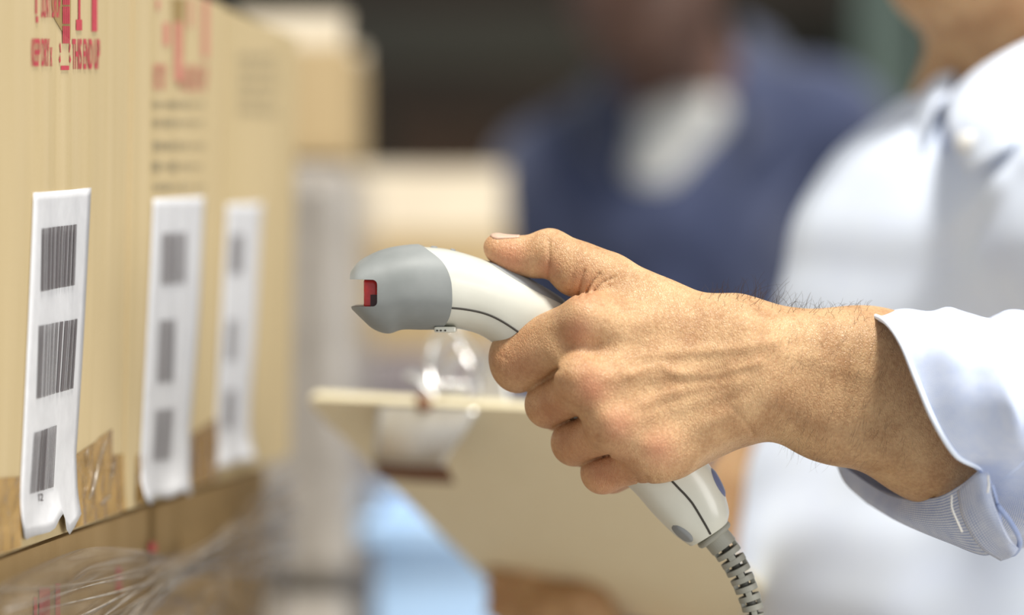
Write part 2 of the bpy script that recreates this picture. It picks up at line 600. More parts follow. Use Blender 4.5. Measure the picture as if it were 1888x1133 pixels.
def sdf_mesh(f, lo, hi, h, proj=2):
    """surface nets over a sparse grid, vertices then pulled onto the surface"""
    lo = np.asarray(lo, float)
    hi = np.asarray(hi, float)
    B = 4
    nb = np.ceil((hi - lo) / (h * B)).astype(int) + 1
    n = nb * B
    ax = [lo[i] + h * B * (np.arange(nb[i]) + 0.5) - 0.5 * h for i in range(3)]
    g = np.stack(np.meshgrid(*ax, indexing='ij'), -1).reshape(-1, 3)
    fc = f(g).reshape(nb)
    near = np.abs(fc) < h * B * 0.87 * 1.5 + 0.002
    Fv = np.repeat(np.repeat(np.repeat(np.where(fc > 0, 1.0, -1.0), B, 0), B, 1), B, 2).astype(np.float64)
    bi = np.argwhere(near)
    off = np.stack(np.meshgrid(*[np.arange(B)] * 3, indexing='ij'), -1).reshape(-1, 3)
    idx = (bi[:, None, :] * B + off[None]).reshape(-1, 3)
    for s in range(0, len(idx), 400000):
        ii = idx[s:s + 400000]
        Fv[ii[:, 0], ii[:, 1], ii[:, 2]] = f(lo + ii * h)
    ins = Fv < 0
    cells = n - 1
    cid = lambda i, j, k: (i * cells[1] + j) * cells[2] + k
    quads, poss = [], []
    for a in range(3):
        s0 = [slice(None)] * 3
        s1 = [slice(None)] * 3
        s0[a] = slice(0, -1)
        s1[a] = slice(1, None)
        cr = np.argwhere(ins[tuple(s0)] != ins[tuple(s1)])
        e = np.zeros(3, int)
        e[a] = 1
        b, c = (a + 1) % 3, (a + 2) % 3
        ok = (cr[:, b] > 0) & (cr[:, c] > 0) & (cr[:, b] < n[b] - 1) & (cr[:, c] < n[c] - 1)
        cr = cr[ok]
        f0 = Fv[cr[:, 0], cr[:, 1], cr[:, 2]]
        c2 = cr + e
        f1 = Fv[c2[:, 0], c2[:, 1], c2[:, 2]]
        t = f0 / (f0 - f1)
        pos = cr + t[:, None] * e
        q = []
        for db, dc in ((-1, -1), (0, -1), (0, 0), (-1, 0)):
            cc = cr.copy()
            cc[:, b] += db
            cc[:, c] += dc
            q.append(cid(cc[:, 0], cc[:, 1], cc[:, 2]))
        q = np.stack(q, 1)
        flip = f0 > 0
        q[flip] = q[flip][:, ::-1]
        quads.append(q)
        poss.append(np.repeat(pos, 4, 0))
    Q = np.concatenate(quads)
    pos = np.concatenate(poss)
    uq, inv = np.unique(Q.ravel(), return_inverse=True)
    inv = inv.ravel()
    cnt = np.bincount(inv).astype(float)
    V = lo + h * np.stack([np.bincount(inv, pos[:, m]) / cnt for m in range(3)], 1)
    Q = inv.reshape(-1, 4)
    e = h * 0.5
    for _ in range(proj):
        fv = f(V)
        G = np.stack([f(V + np.eye(3)[i] * e) - f(V - np.eye(3)[i] * e) for i in range(3)], 1) / (2 * e)
        g2 = np.maximum((G * G).sum(1), 0.2)
        V = V - np.clip(fv / g2, -h, h)[:, None] * G
    return V, Q


def px_of(V):
    d = V[:, 1]
    return 944 + F * V[:, 0] / d, HOR + F * (H - V[:, 2]) / d

# ------------------------------------------------------------------ the setting
o = mk('floor', [(-4, -1.5, 0), (5, -1.5, 0), (5, 9, 0), (-4, 9, 0)], [(0, 1, 2, 3)], M['floor'], smooth=False)
tag(o, 'grey concrete warehouse floor', kind='structure')
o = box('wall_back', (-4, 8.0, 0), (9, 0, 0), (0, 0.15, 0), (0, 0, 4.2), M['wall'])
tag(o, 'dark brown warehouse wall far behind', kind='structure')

# dark storage rack with dark cartons in front of the back wall
rack = thing('storage_rack', (-0.2, 6.4, 0), 'dark steel storage rack in the unlit background behind the boxes', 'rack')
RX0, RX1, RY0, RY1 = -2.2, 1.02, 6.0, 6.8
for x in (RX0, -0.6, RX1 - 0.06):
    for y in (RY0, RY1 - 0.06):
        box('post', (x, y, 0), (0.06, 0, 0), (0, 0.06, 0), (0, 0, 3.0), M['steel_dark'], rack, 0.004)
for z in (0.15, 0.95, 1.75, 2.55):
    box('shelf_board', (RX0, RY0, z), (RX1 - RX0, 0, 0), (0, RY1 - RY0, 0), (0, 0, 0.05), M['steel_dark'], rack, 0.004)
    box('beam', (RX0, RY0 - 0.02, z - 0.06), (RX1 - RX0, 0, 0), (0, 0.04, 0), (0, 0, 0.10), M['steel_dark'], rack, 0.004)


def carton(name, x0, x1, y0, y1, z0, z1, m, label, cat='box', group=None):
    t = thing(name, ((x0 + x1) / 2, (y0 + y1) / 2, z0), label, cat, group)
    box('body', (x0, y0, z0), (x1 - x0, 0, 0), (0, y1 - y0, 0), (0, 0, z1 - z0), m, t, 0.008)
    xm = (x0 + x1) / 2
    box('tape', (xm - 0.03, y0 - 0.001, z1 - 0.12), (0.06, 0, 0), (0, 0.004, 0), (0, 0, 0.12), M['steel_dark'], t)
    return t


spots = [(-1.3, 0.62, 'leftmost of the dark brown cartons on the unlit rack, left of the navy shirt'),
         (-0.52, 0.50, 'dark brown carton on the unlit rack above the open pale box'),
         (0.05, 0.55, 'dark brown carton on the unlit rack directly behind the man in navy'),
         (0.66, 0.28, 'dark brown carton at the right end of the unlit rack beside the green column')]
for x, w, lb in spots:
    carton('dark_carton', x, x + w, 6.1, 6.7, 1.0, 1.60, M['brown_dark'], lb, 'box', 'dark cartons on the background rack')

# green-grey steel column behind the shoulder of the man on the right
colm = thing('steel_column', (0.92, 5.6, 0), 'grey-green steel column standing behind the shoulder of the man in pale blue', 'column')
cx0, cx1 = P(1590, 0, 5.6)[0], P(1745, 0, 5.6)[0]
box('web', (cx0 + 0.02, 5.68, 0), (cx1 - cx0 - 0.04, 0, 0), (0, 0.02, 0), (0, 0, 3.4), M['steel_green'], colm, 0.003)
for x in (cx0, cx1 - 0.02):
    box('flange', (x, 5.60, 0), (0.02, 0, 0), (0, 0.18, 0), (0, 0, 3.4), M['steel_green'], colm, 0.003)
box('base_plate', (cx0 - 0.05, 5.52, 0), (cx1 - cx0 + 0.1, 0, 0), (0, 0.34, 0), (0, 0, 0.02), M['steel_green'], colm, 0.003)


# ------------------------------------------------------------------ the stack of cartons on the left
class Face:
    """printed side of a carton: s along the row (away from the camera), t up, off outwards"""

    def __init__(self, xa, da, xb, db, z0, lean=0.018):
        self.a = np.array([xa, da, z0])
        e = np.array([xb - xa, db - da, 0.0])
        self.L = np.linalg.norm(e)
        self.e = e / self.L
        self.up = np.array([lean, 0, 1.0])
        self.n = np.array([self.e[1], -self.e[0], 0.0])

    hgt = 0.0

    def bulge(self, s, t):
        """the panel swells a little and ripples"""
        if not self.hgt:
            return 0.0
        u, v = min(max(s / self.L, 0), 1), min(max(t / self.hgt, 0), 1)
        return 0.0022 * math.sin(math.pi * u) * math.sin(math.pi * v) + 0.0004 * math.sin(u * 37 + 2 * v) * math.sin(math.pi * v) * math.sin(math.pi * u)

    def at(self, s, t, off=0.0):
        return self.a + self.e * s + self.up * t + self.n * (off + self.bulge(s, t))

    def s_of_px(self, px):
        k = (px - 944.0) / F
        # a.x + e.x s = k (a.y + e.y s)
        return (k * self.a[1] - self.a[0]) / (self.e[0] - k * self.e[1])

    def t_of_py(self, py, s):
        d = self.at(s, 0)[1]
        return H - (py - HOR) / F * d - self.a[2]

    def st(self, px, py):
        """panel coordinates of the point that shows at a photo pixel"""
        s = self.s_of_px(px)
        t = self.t_of_py(py, s)

        def pr(s_, t_):
            q = self.at(s_, t_)
            return 944 + F * q[0] / q[1], HOR + F * (H - q[2]) / q[1]
        for _ in range(5):
            x0, y0 = pr(s, t)
            xs, ys = pr(s + 1e-4, t)
            xt, yt = pr(s, t + 1e-4)
            a, b, c, d = (xs - x0) * 1e4, (xt - x0) * 1e4, (ys - y0) * 1e4, (yt - y0) * 1e4
            det = a * d - b * c
            ex, ey = px - x0, py - y0
            s += (d * ex - b * ey) / det
            t += (a * ey - c * ex) / det
        return s, t


def face_mesh(name, face, pts, fs, m, parent, off=0.0006, smooth=False):
    return mk(name, [face.at(s, t, off) for s, t in pts], fs, m, parent, smooth)


def carton_on_face(name, face, depth, height, label, group, m='card'):
    face.hgt = height
    t = thing(name, face.at(face.L / 2, 0), label, 'box', group)
    # slightly bulged side panel with a soft vertical ripple, rest a plain box
    nu, nv = 40, 28
    vs = []
    for i in range(nu):
        for j in range(nv):
            u, v = i / (nu - 1), j / (nv - 1)
            vs.append(face.at(u * face.L, v * height))
    fs = [f[::-1] for f in grid_faces(nu, nv)]
    k = len(vs)
    c = [face.at(0, 0), face.at(face.L, 0), face.at(face.L, height), face.at(0, height)]
    bk = [p - face.n * depth for p in c]
    vs += c + bk
    fs += [(k, k + 1, k + 5, k + 4), (k + 1, k + 2, k + 6, k + 5), (k + 2, k + 3, k + 7, k + 6), (k + 3, k, k + 4, k + 7), (k + 4, k + 5, k + 6, k + 7)]
    ob = mk('body', vs, fs, M[m], t, True)
    me = ob.data
    sm = [True] * len(me.polygons)
    for q in range(5):
        sm[-1 - q] = False
    me.polygons.foreach_set('use_smooth', sm)
    return t


BZ = 1.196
fA = Face(-0.2034 + 0.11 * (1.235 - 1.36), 1.235, -0.2034 + 0.11 * (1.486 - 1.36), 1.486, BZ)
fB = Face(-0.1880, 1.487, -0.1637, 1.690, BZ + 0.001)
fC = Face(-0.3502 + 0.11 * 1.699, 1.699, -0.3502 + 0.11 * 1.92, 1.92, BZ)
BH = 0.262
GB = 'labelled kraft cartons in a row'
bA = carton_on_face('carton', fA, 0.30, BH, 'nearest kraft carton with red THIS END UP print and a crisp barcode label', GB)
bB = carton_on_face('carton', fB, 0.30, BH, 'second kraft carton in the row, grey text lines above its blurred label', GB)
bC = carton_on_face('carton', fC, 0.30, BH - 0.118 + 0.118, 'farthest kraft carton of the row, most blurred, at its rounded end', GB)


LABEL_FLIP = False


def shipping_label(face, parent, pts, codes, seed, torn=1.0, label=None, ink='print_black'):
    """pts: photo corners tl, tr, br, bl of the label; its foot sags off the box edge"""
    q = [face.st(*p) for p in pts]
    (sl, tl), (sr, tr), (sr2, br), (sl2, bl) = q
    nu, nv = 15, 40
    vs = []
    rr = random.Random(seed)
    for i in range(nu):
        u = i / (nu - 1)
        foot = 0.0
        if torn:
            foot = torn * (0.0042 * math.cos(u * 15 + seed) * (0.4 + u) - (0.008 if u < 0.4 else 0.0) * math.sin(math.pi * u / 0.4))
        for j in range(nv):
            v = j / (nv - 1)                # 0 top, 1 foot
            s = (sl * (1 - u) + sr * u) * (1 - v) + (sl2 * (1 - u) + sr2 * u) * v
            t = (tl * (1 - u) + tr * u) * (1 - v) + (bl * (1 - u) + br * u) * v
            k = max(0.0, (v - 0.88) / 0.12)
            t += foot * k
            off = 0.0006 + 0.0001 * math.sin(u * 30) * math.sin(v * 9) + k * k * (0.0022 + 0.002 * math.sin(u * 9 + seed))
            # a crease that lifts the lower right corner
            if u > 0.55:
                off += 0.003 * max(0, (v - 0.80) / 0.2) * (u - 0.55) / 0.45
            vs.append(face.at(s, t, off))
    lb = mk('shipping_label', vs, grid_faces(nu, nv), M['label'], parent, True, label)
    md = lb.modifiers.new('paper', 'SOLIDIFY')
    md.thickness = 0.0002
    md.offset = 1 if LABEL_FLIP else -1
    for n_, (pl, pr, pbl, pbr, nb, dens) in enumerate(codes):
        (a, ta), (b, tb) = face.st(*pl), face.st(*pr)
        (c, tc_), (d, td) = face.st(*pbl), face.st(*pbr)
        r = random.Random(seed * 10 + n_)
        bv, bf = [], []
        x = 0.0
        while x < 1.0:
            w = r.choice([1, 1, 2, 3]) / nb
            g = r.choice([1, 1, 2]) / nb * dens
            x2 = min(x + w, 1.0)
            k = len(bv)
            m_ = 6
            for i in range(m_ + 1):
                v = i / m_
                for u in (x, x2):
                    s = (a * (1 - u) + b * u) * (1 - v) + (c * (1 - u) + d * u) * v
                    t = (ta * (1 - u) + tb * u) * (1 - v) + (tc_ * (1 - u) + td * u) * v
                    bv.append(face.at(s, t, 0.0011))
            for i in range(m_):
                bf.append((k + 2 * i, k + 2 * i + 1, k + 2 * i + 3, k + 2 * i + 2))
            x = x2 + g
        mk('barcode', bv, bf, M[ink], lb, False)
    return lb


def print_text(face, parent, s, px0, px1, py0, py1, m, name='printed_text', off=0.0004):
    uv, fs = text_geo(s)
    vs = []
    for u, v in uv:
        ss, tt = face.st(px0 + (px1 - px0) * u, py1 + (py0 - py1) * v)
        vs.append(face.at(ss, tt, off))
    return mk(name, vs, fs, m, parent, False)


def print_quads(face, parent, quads, m, name, off=0.0004):
    vs, fs = [], []
    for q in quads:
        k = len(vs)
        for p in q:
            ss, tt = face.st(*p)
            vs.append(face.at(ss, tt, off))
        fs.append(tuple(range(k, k + len(q))))
    return mk(name, vs, fs, m, parent, False)


def rect(x0, y0, x1, y1):
    return [(x0, y0), (x1, y0), (x1, y1), (x0, y1)]


shp = shipping_label(fA, bA, [(60, 355), (166, 346), (131, 962), (32, 968)],
                     [((74, 421), (138, 413), (72, 537), (134, 525), 46, 0.55),
                      ((68, 600), (139, 587), (64, 735), (131, 715), 44, 0.9),
                      ((60, 797), (101, 783), (52, 910), (95, 897), 34, 0.8)], 3, label='white paper label with three black barcodes, torn at its foot')
print_text(fA, shp, '12', 67, 75, 909, 923, M['print_black'], 'printed_number', 0.0012)
# red handling marks on the nearest carton
print_text(fA, bA, 'THIS END UP', 132, 183, 71, 128, M['print_red'])
print_text(fA, bA, 'KEEP DRY', 57, 90, 71, 122, M['print_red'])
print_text(fA, bA, 'x', 91, 95, 87, 122, M['print_red'])
print_text(fA, bA, 'DON\'T DROP', 75, 110, -20, 33, M['print_red'])
print_quads(fA, bA, [rect(143, -60, 147, 38), rect(139, 36, 150, 56)], M['print_red'], 'printed_arrow')
print_quads(fA, bA, [rect(168, -60, 178, 58)], M['print_red'], 'printed_bar')
print_quads(fA, bA, [rect(64, -30, 67, 26), rect(65, 30, 69, 42)], M['print_red'], 'printed_hook')
gob = [rect(111, 121, 126, 129)]
for sx in (-1, 1):
    cx = 118.5
    gob += [[(cx + sx * 8.6, 77), (cx + sx * 10.2, 84), (cx + sx * 8.6, 97), (cx + sx * 7.4, 97)],
            [(cx + sx * 9.0, 100), (cx + sx * 11, 110), (cx + sx * 9.5, 117), (cx + sx * 8, 112)]]
print_quads(fA, bA, gob, M['print_red'], 'printed_goblet')
st = []
for x in range(5):
    for y0, y1 in ((-40, 9), (12, 44), (48, 80)):
        st.append(rect(113.5 + x * 2.7, y0, 115.6 + x * 2.7, y1))
# shadowed dimple painted as a flat dark wedge behind the striped mark
print_quads(fA, bA, [[(94, -40), (130, -40), (129, 74), (112, 56), (99, 34), (94, 10)]], M['card_shade'], 'slit_shadow', 0.0003)
print_quads(fA, bA, st, M['print_red'], 'printed_stripes', 0.0006)
# second carton
shipping_label(fB, bB, [(281, 366), (375, 362), (340, 905), (254, 922)],
               [((296, 430), (341, 428), (294, 524), (339, 521), 20, 0.6),
                ((292, 590), (322, 588), (287, 705), (318, 703), 16, 0.8),
                ((285, 755), (318, 752), (279, 850), (311, 846), 18, 0.7)], 8, 0.3, label='white paper label with three blurred barcodes', ink='print_faint')
print_text(fB, bB, 'KEEP DRY', 281, 306, 118, 164, M['print_red_faint'])
print_text(fB, bB, 'THIS END UP', 330, 381, 120, 168, M['print_red_faint'])
for q_ in (rect(347, -2, 353, 50), rect(372, -2, 383, 106), rect(300, 42, 311, 84), rect(287, -2, 293, 18)):
    print_quads(fB, bB, [q_], M['print_red_faint'], 'printed_bar')
print_quads(fB, bB, [[(316, -4), (341, -4), (338, 100), (330, 165), (321, 110)]], M['card_shade'], 'slit_shadow', 0.0003)  # painted shadow wedge, as on the nearest carton
print_quads(fB, bB, [rect(320, 40, 334, 150)], M['print_red_faint'], 'printed_stripes', 0.0006)
rows, rr = [], random.Random(4)
for y in (192, 226, 268, 306, 344):
    x = 279 + rr.random() * 4
    while x < 374:
        w = rr.choice([3, 5, 7, 9])
        hgt = rr.choice([8, 12, 16]) if x < 340 else 7
        rows.append(rect(x, y - hgt * 0.5, min(x + w, 376), y + hgt * 0.5))
        x += w + rr.choice([1.5, 3, 4])
print_quads(fB, bB, rows, M['print_grey'], 'printed_lines')
# third carton
shipping_label(fC, bC, [(418, 376), (482, 374), (450, 846), (394, 862)],
               [((424, 432), (446, 431), (421, 505), (444, 503), 12, 0.7),
                ((418, 590), (440, 589), (414, 665), (437, 663), 12, 1.0),
                ((412, 720), (432, 718), (408, 790), (428, 787), 12, 1.0)], 12, 0.0, label='white paper label, far out of focus', ink='print_faint')
rows = []
for y in (105, 130, 155, 180, 205):
    x = 438
    while x < 505:
        w = rr.choice([3, 5, 8])
        rows.append(rect(x, y - 6, min(x + w, 508), y + 6))
        x += w + 4
print_quads(fC, bC, rows, M['print_grey'], 'printed_lines')


# brown parcel tape along the foot of the cartons, wrinkled
def tape_strip(face, parent, pts, seed):
    """pts: list of (px, py_top) along the strip; the strip runs down to the foot of the box"""
    nv = 9
    vs = []
    n = len(pts)
    r = random.Random(seed)
    for i, (x, y) in enumerate(pts):
        s, t = face.st(x, y)
        for j in range(nv):
            v = j / (nv - 1)
            off = 0.0004 + 0.0010 * abs(math.sin(i * 2.1 + v * 2 + seed)) * (0.3 + v)
            vs.append(face.at(s, t * (1 - v) + 0.001 * v, off))
    return mk('tape', vs, [f for f in grid_faces(n, nv)], M['tape'], parent, True)


def lin(x0, y0, x1, y1, n):
    return [(x0 + (x1 - x0) * i / (n - 1), y0 + (y1 - y0) * i / (n - 1)) for i in range(n)]


tape_strip(fA, bA, lin(-60, 884, 37, 878, 14), 1)
tape_strip(fA, bA, lin(138, 838, 178, 812, 7) + lin(182, 806, 206, 790, 5), 2)
tape_strip(fA, bA, lin(207, 838, 228, 836, 6), 5)
tape_strip(fB, bB, lin(250, 838, 262, 836, 5), 3)
tape_strip(fB, bB, lin(352, 800, 399, 770, 10), 4)
# shiny creases in the wrap over the tape
for i, (xa, ya, xb, yb) in enumerate([(156, 920, 190, 800), (150, 860, 153, 825), (195, 880, 203, 850), (176, 930, 196, 912)]):
    sa, ta = fA.st(xa, ya)
    sb, tb = fA.st(xb, yb)
    p = [fA.at(sa + (sb - sa) * k / 6 + 0.0015 * math.sin(k * 1.3), ta + (tb - ta) * k / 6, 0.0022) for k in range(7)]
    tube('film_crease', p, [0.0004, 0.0009, 0.0012, 0.001, 0.0012, 0.0008, 0.0003], M['film'], bA, 6)

# the layer of cartons underneath, wrapped in film, down to the pallet
LZ = 0.86
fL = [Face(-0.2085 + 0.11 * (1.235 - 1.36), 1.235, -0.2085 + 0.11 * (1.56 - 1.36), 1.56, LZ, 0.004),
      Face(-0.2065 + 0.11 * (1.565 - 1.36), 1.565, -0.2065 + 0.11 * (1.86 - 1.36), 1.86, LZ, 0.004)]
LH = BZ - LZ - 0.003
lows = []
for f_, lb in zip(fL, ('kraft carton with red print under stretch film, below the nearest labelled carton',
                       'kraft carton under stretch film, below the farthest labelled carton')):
    lows.append(carton_on_face('wrapped_carton', f_, 0.31, LH, lb, 'film-wrapped cartons of the lower layer', 'card_low_dim'))
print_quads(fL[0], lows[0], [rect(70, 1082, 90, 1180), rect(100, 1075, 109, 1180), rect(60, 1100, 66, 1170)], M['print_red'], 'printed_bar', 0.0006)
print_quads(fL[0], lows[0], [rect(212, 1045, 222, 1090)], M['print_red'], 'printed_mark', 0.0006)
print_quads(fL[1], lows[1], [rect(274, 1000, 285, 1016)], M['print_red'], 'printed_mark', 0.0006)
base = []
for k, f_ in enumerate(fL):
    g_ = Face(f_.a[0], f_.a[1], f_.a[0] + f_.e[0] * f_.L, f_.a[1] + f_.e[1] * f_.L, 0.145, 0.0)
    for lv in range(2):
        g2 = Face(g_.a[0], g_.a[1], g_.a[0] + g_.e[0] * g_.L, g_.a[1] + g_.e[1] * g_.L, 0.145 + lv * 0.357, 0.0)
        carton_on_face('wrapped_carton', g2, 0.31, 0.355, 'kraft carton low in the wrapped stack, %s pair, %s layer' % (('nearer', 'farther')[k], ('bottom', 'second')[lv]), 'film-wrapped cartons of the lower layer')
pal = thing('pallet', (-0.36, 1.55, 0), 'wooden pallet under the wrapped carton stack', 'pallet')
for x in (-0.54, -0.38, -0.22):
    box('bearer', (x, 1.2, 0.022), (0.06, 0, 0), (0, 0.74, 0), (0, 0, 0.1), M['wood'], pal, 0.003)
for k in range(6):
    box('deck_board', (-0.55, 1.2 + k * 0.126, 0.122), (0.42, 0, 0), (0, 0.1, 0), (0, 0, 0.022), M['wood'], pal, 0.002)
for k in range(3):
    box('base_board', (-0.55, 1.2 + k * 0.32, 0.0), (0.42, 0, 0), (0, 0.1, 0), (0, 0, 0.022), M['wood'], pal, 0.002)

# stretch film: wrinkled sheet over the lower layer, bunched to a rope at its top edge
film = thing('stretch_film', (-0.19, 1.5, 0.15), 'clear wrinkled stretch film pulled tight around the lower cartons', 'plastic film')
nu, nv = 90, 70
vs = []
ff = Face(-0.2005 + 0.11 * (1.22 - 1.36), 1.22, -0.2005 + 0.11 * (1.875 - 1.36), 1.875, 0.15, 0.004)
for i in range(nu):
    u = i / (nu - 1)
    top = BZ - 0.15 - 0.008 - 0.018 * math.exp(-((u - 0.62) / 0.25) ** 2) + 0.004 * math.sin(u * 9)
    for j in range(nv):
        v = (j / (nv - 1))
        t = top * (1 - v ** 1.7)
        tt = top - t
        # wrinkles fan out from a gather at the far end
        fan = (tt + 0.02) / (0.35 + 1.1 * abs(u - 0.75))
        w = 0.0022 * math.sin(fan * 190 + 3 * math.sin(u * 7)) + 0.0016 * math.sin(fan * 410 + 5 * u) + 0.001 * math.sin(tt * 900 + 20 * u)
        vs.append(ff.at(u * ff.L, t, 0.0045 + w * math.exp(-tt * 2.0)))
mk('film_sheet', vs, grid_faces(nu, nv), M['film'], film, True)
# bunched folds fan out from a gather under the second carton
UG = 0.50
for k in range(18):
    p = []
    for i in range(44):
        u = i / 43
        fan = max(0.0, 1 - u / UG)
        far = max(0.0, (u - UG) / (1 - UG))
        drop = 0.030 + 0.0011 * (k % 6) + (k - 3.5) * 0.0062 * fan ** 1.2 + (k - 5) * 0.0030 * far + 0.0012 * math.sin(u * 11 + 2 * k)
        p.append(ff.at(u * ff.L, BZ - 0.15 - drop, 0.0085 + 0.0016 * math.sin(k * 2 + u * 9)))
    tube('film_rope', p, [(0.00042 + 0.0002 * math.sin(i * 0.5 + k)) * (1.0 + 0.8 * (k % 4 == 0)) for i in range(44)], M['film_rope' if k % 4 else 'film'], film, 6)

# ------------------------------------------------------------------ goods behind the row
ws = thing('wrapped_stack', (-0.16, 2.55, 0), 'grey film-wrapped goods stack at the end of the carton row', 'wrapped goods')
x0, x1 = P(485, 0, 2.45)[0], P(668, 0, 2.45)[0]
for k in range(4):
    zz = 0.02 + k * 0.345
    box('wrapped_layer', (x0 - 0.28 + 0.006 * (k % 2), 2.45, zz), (x1 - x0 + 0.28 - 0.004 * k, 0, 0), (0, 0.4, 0), (0, 0, 0.34), M['film_grey'], ws, 0.02)
zt = 0.02 + 4 * 0.345


def open_box(name, x0, x1, y0, y1, z0, z1, fl, label, tilt=0.5, m='card2'):
    """open carton, front flap folded out so that it faces the light"""
    t = thing(name, ((x0 + x1) / 2, (y0 + y1) / 2, z0), label, 'box')
    th = 0.005
    w, dp, hh = x1 - x0, y1 - y0, z1 - z0
    box('bottom', (x0, y0, z0), (w, 0, 0), (0, dp, 0), (0, 0, th), M[m], t)
    box('front_panel', (x0, y0, z0 + th), (w, 0, 0), (0, th, 0), (0, 0, hh - th), M[m], t, 0.002)
    box('back_panel', (x0, y1 - th, z0 + th), (w, 0, 0), (0, th, 0), (0, 0, hh - th), M[m], t, 0.002)
    box('side_panel', (x0, y0 + th, z0 + th), (th, 0, 0), (0, dp - 2 * th, 0), (0, 0, hh - th), M[m], t, 0.002)
    box('side_panel', (x1 - th, y0 + th, z0 + th), (th, 0, 0), (0, dp - 2 * th, 0), (0, 0, hh - th), M[m], t, 0.002)
    # flaps standing up, leaning outwards
    dy, dz = -math.sin(tilt), math.cos(tilt)
    box('flap', (x0 + 0.002, y0, z1), (w - 0.004, 0, 0), (0, fl * dy, fl * dz), (0, th * dz, -th * dy), M['flap'], t, 0.001)
    box('flap', (x0 + 0.002, y1 - th, z1), (w - 0.004, 0, 0), (0, fl * 0.3, fl * 0.4), (0, th, 0), M['flap'], t, 0.001)
    # side flaps tucked down inside
    box('flap', (x1 - 2.4 * th, y0 + 0.01, z1 - fl), (th, 0, 0), (0, dp - 0.02, 0), (0, 0, fl), M['flap'], t, 0.001)
    box('flap', (x0 + 1.4 * th, y0 + 0.01, z1 - fl), (th, 0, 0), (0, dp - 0.02, 0), (0, 0, fl), M['flap'], t, 0.001)
    return t


d_ = 2.47
open_box('open_carton', P(425, 0, d_)[0], P(640, 0, d_)[0], d_, d_ + 0.3, zt + 0.001, P(0, 82, d_)[2], 0.045,
         'open kraft carton with pale flap on the grey wrapped stack, behind the cartons', -0.9)
d_ = 2.95
# stand with dark lower part that carries the open pale carton
zb = P(0, 640, d_)[2]
tb = thing('wrapped_bale', (-0.07, d_ + 0.2, 0), 'dim mauve wrapped bale under the open pale carton, behind the scanner', 'wrapped goods')
bx0, bx1 = P(590, 0, d_)[0], P(955, 0, d_)[0]
for k in range(3):
    zz = 0.0 + k * (zb - 0.0) / 3
    box('wrapped_layer', (bx0, d_, zz), (bx1 - bx0, 0, 0), (0, 0.35, 0), (0, 0, zb / 3 - 0.004), M['film_grey2'], tb, 0.015)
open_box('open_carton', P(612, 0, d_)[0], P(935, 0, d_)[0], d_ + 0.01, d_ + 0.31, zb, P(0, 425, d_)[2], 0.085,
         'open kraft carton with wide pale flap, beside the sleeve of the man in navy', -0.75)

# blue tote low behind the clipboard, white pack beside it
d_ = 2.5
tt = thing('plastic_tote', (P(800, 0, d_)[0], d_ + 0.15, 0.7), 'light blue plastic tote partly hidden by the clipboard', 'tote')
tx0, tx1 = P(690, 0, d_)[0], P(985, 0, d_)[0]
tz1 = P(0, 955, d_)[2]
tz0 = tz1 - 0.22
for nm, o_, u_, v_ in (('front_wall', (tx0, d_, tz0), (tx1 - tx0, 0, 0), (0, 0.006, 0)), ('back_wall', (tx0, d_ + 0.294, tz0), (tx1 - tx0, 0, 0), (0, 0.006, 0)),
                       ('side_wall', (tx0, d_ + 0.007, tz0), (0.006, 0, 0), (0, 0.286, 0)), ('side_wall', (tx1 - 0.006, d_ + 0.007, tz0), (0.006, 0, 0), (0, 0.286, 0))):
    box(nm, o_, u_, v_, (0, 0, 0.22), M['blue'], tt, 0.002)
box('base', (tx0, d_, tz0 - 0.005), (tx1 - tx0, 0, 0), (0, 0.3, 0), (0, 0, 0.005), M['blue'], tt)
for y in (d_ - 0.012, d_ + 0.3):
    box('rim', (tx0 - 0.012, y, tz1 - 0.02), (tx1 - tx0 + 0.024, 0, 0), (0, 0.012, 0), (0, 0, 0.02), M['blue'], tt, 0.003)
box('white_insert', (tx0 + 0.02, d_ + 0.02, tz0), (tx1 - tx0 - 0.04, 0, 0), (0, 0.26, 0), (0, 0, 0.16), M['white_plastic'], tt, 0.01)
ts = thing('tote_stand', (P(800, 0, d_)[0], d_ + 0.15, 0), 'plain dark trestle carrying the blue tote below the frame', 'stand')
box('top', (tx0, d_ - 0.01, tz0 - 0.035), (tx1 - tx0 + 0.02, 0, 0), (0, 0.32, 0), (0, 0, 0.03), M['steel_dark'], ts, 0.003)
for x in (tx0, tx1 - 0.03):
    for y in (d_, d_ + 0.27):
        box('leg', (x, y, 0), (0.03, 0, 0), (0, 0.03, 0), (0, 0, tz0 - 0.036), M['steel_dark'], ts, 0.002)

# ------------------------------------------------------------------ barcode scanner
QS = 2.2                                        # cm behind the focus plane: mid plane of the scanner
DS = D0 + QS / 100
# (top px, bottom px, half width cm, squareness) from the nose to the tail
SEC = [((650, 503), (652, 566), 2.75, 2.6), ((664, 486), (668, 582), 2.95, 2.6), ((688, 472), (690, 601), 3.0, 2.6),
       ((712, 463), (716, 609), 2.98, 2.5), ((744, 457), (742, 602), 2.9, 2.5), ((782, 455), (776, 602), 2.75, 2.5),
       ((830, 460), (822, 603), 2.45, 2.5), ((885, 476), (862, 609), 2.1, 2.4), ((935, 496), (893, 621), 1.85, 2.3),
       ((985, 522), (925, 646), 1.72, 2.3), ((1045, 560), (965, 688), 1.65, 2.3), ((1110, 620), (1010, 745), 1.6, 2.3),
       ((1170, 690), (1060, 805), 1.6, 2.3), ((1232, 765), (1115, 860), 1.6, 2.4), ((1292, 835), (1166, 903), 1.62, 2.5),
       ((1327, 888), (1206, 948), 1.58, 2.5), ((1343, 936), (1243, 984), 1.45, 2.5), ((1341, 960), (1272, 1005), 1.2, 2.4)]
sT = np.array([P(*a[0], DS) for a in SEC])
sB = np.array([P(*a[1], DS) for a in SEC])
sW = np.array([[a[2] / 100, a[3], 0] for a in SEC])


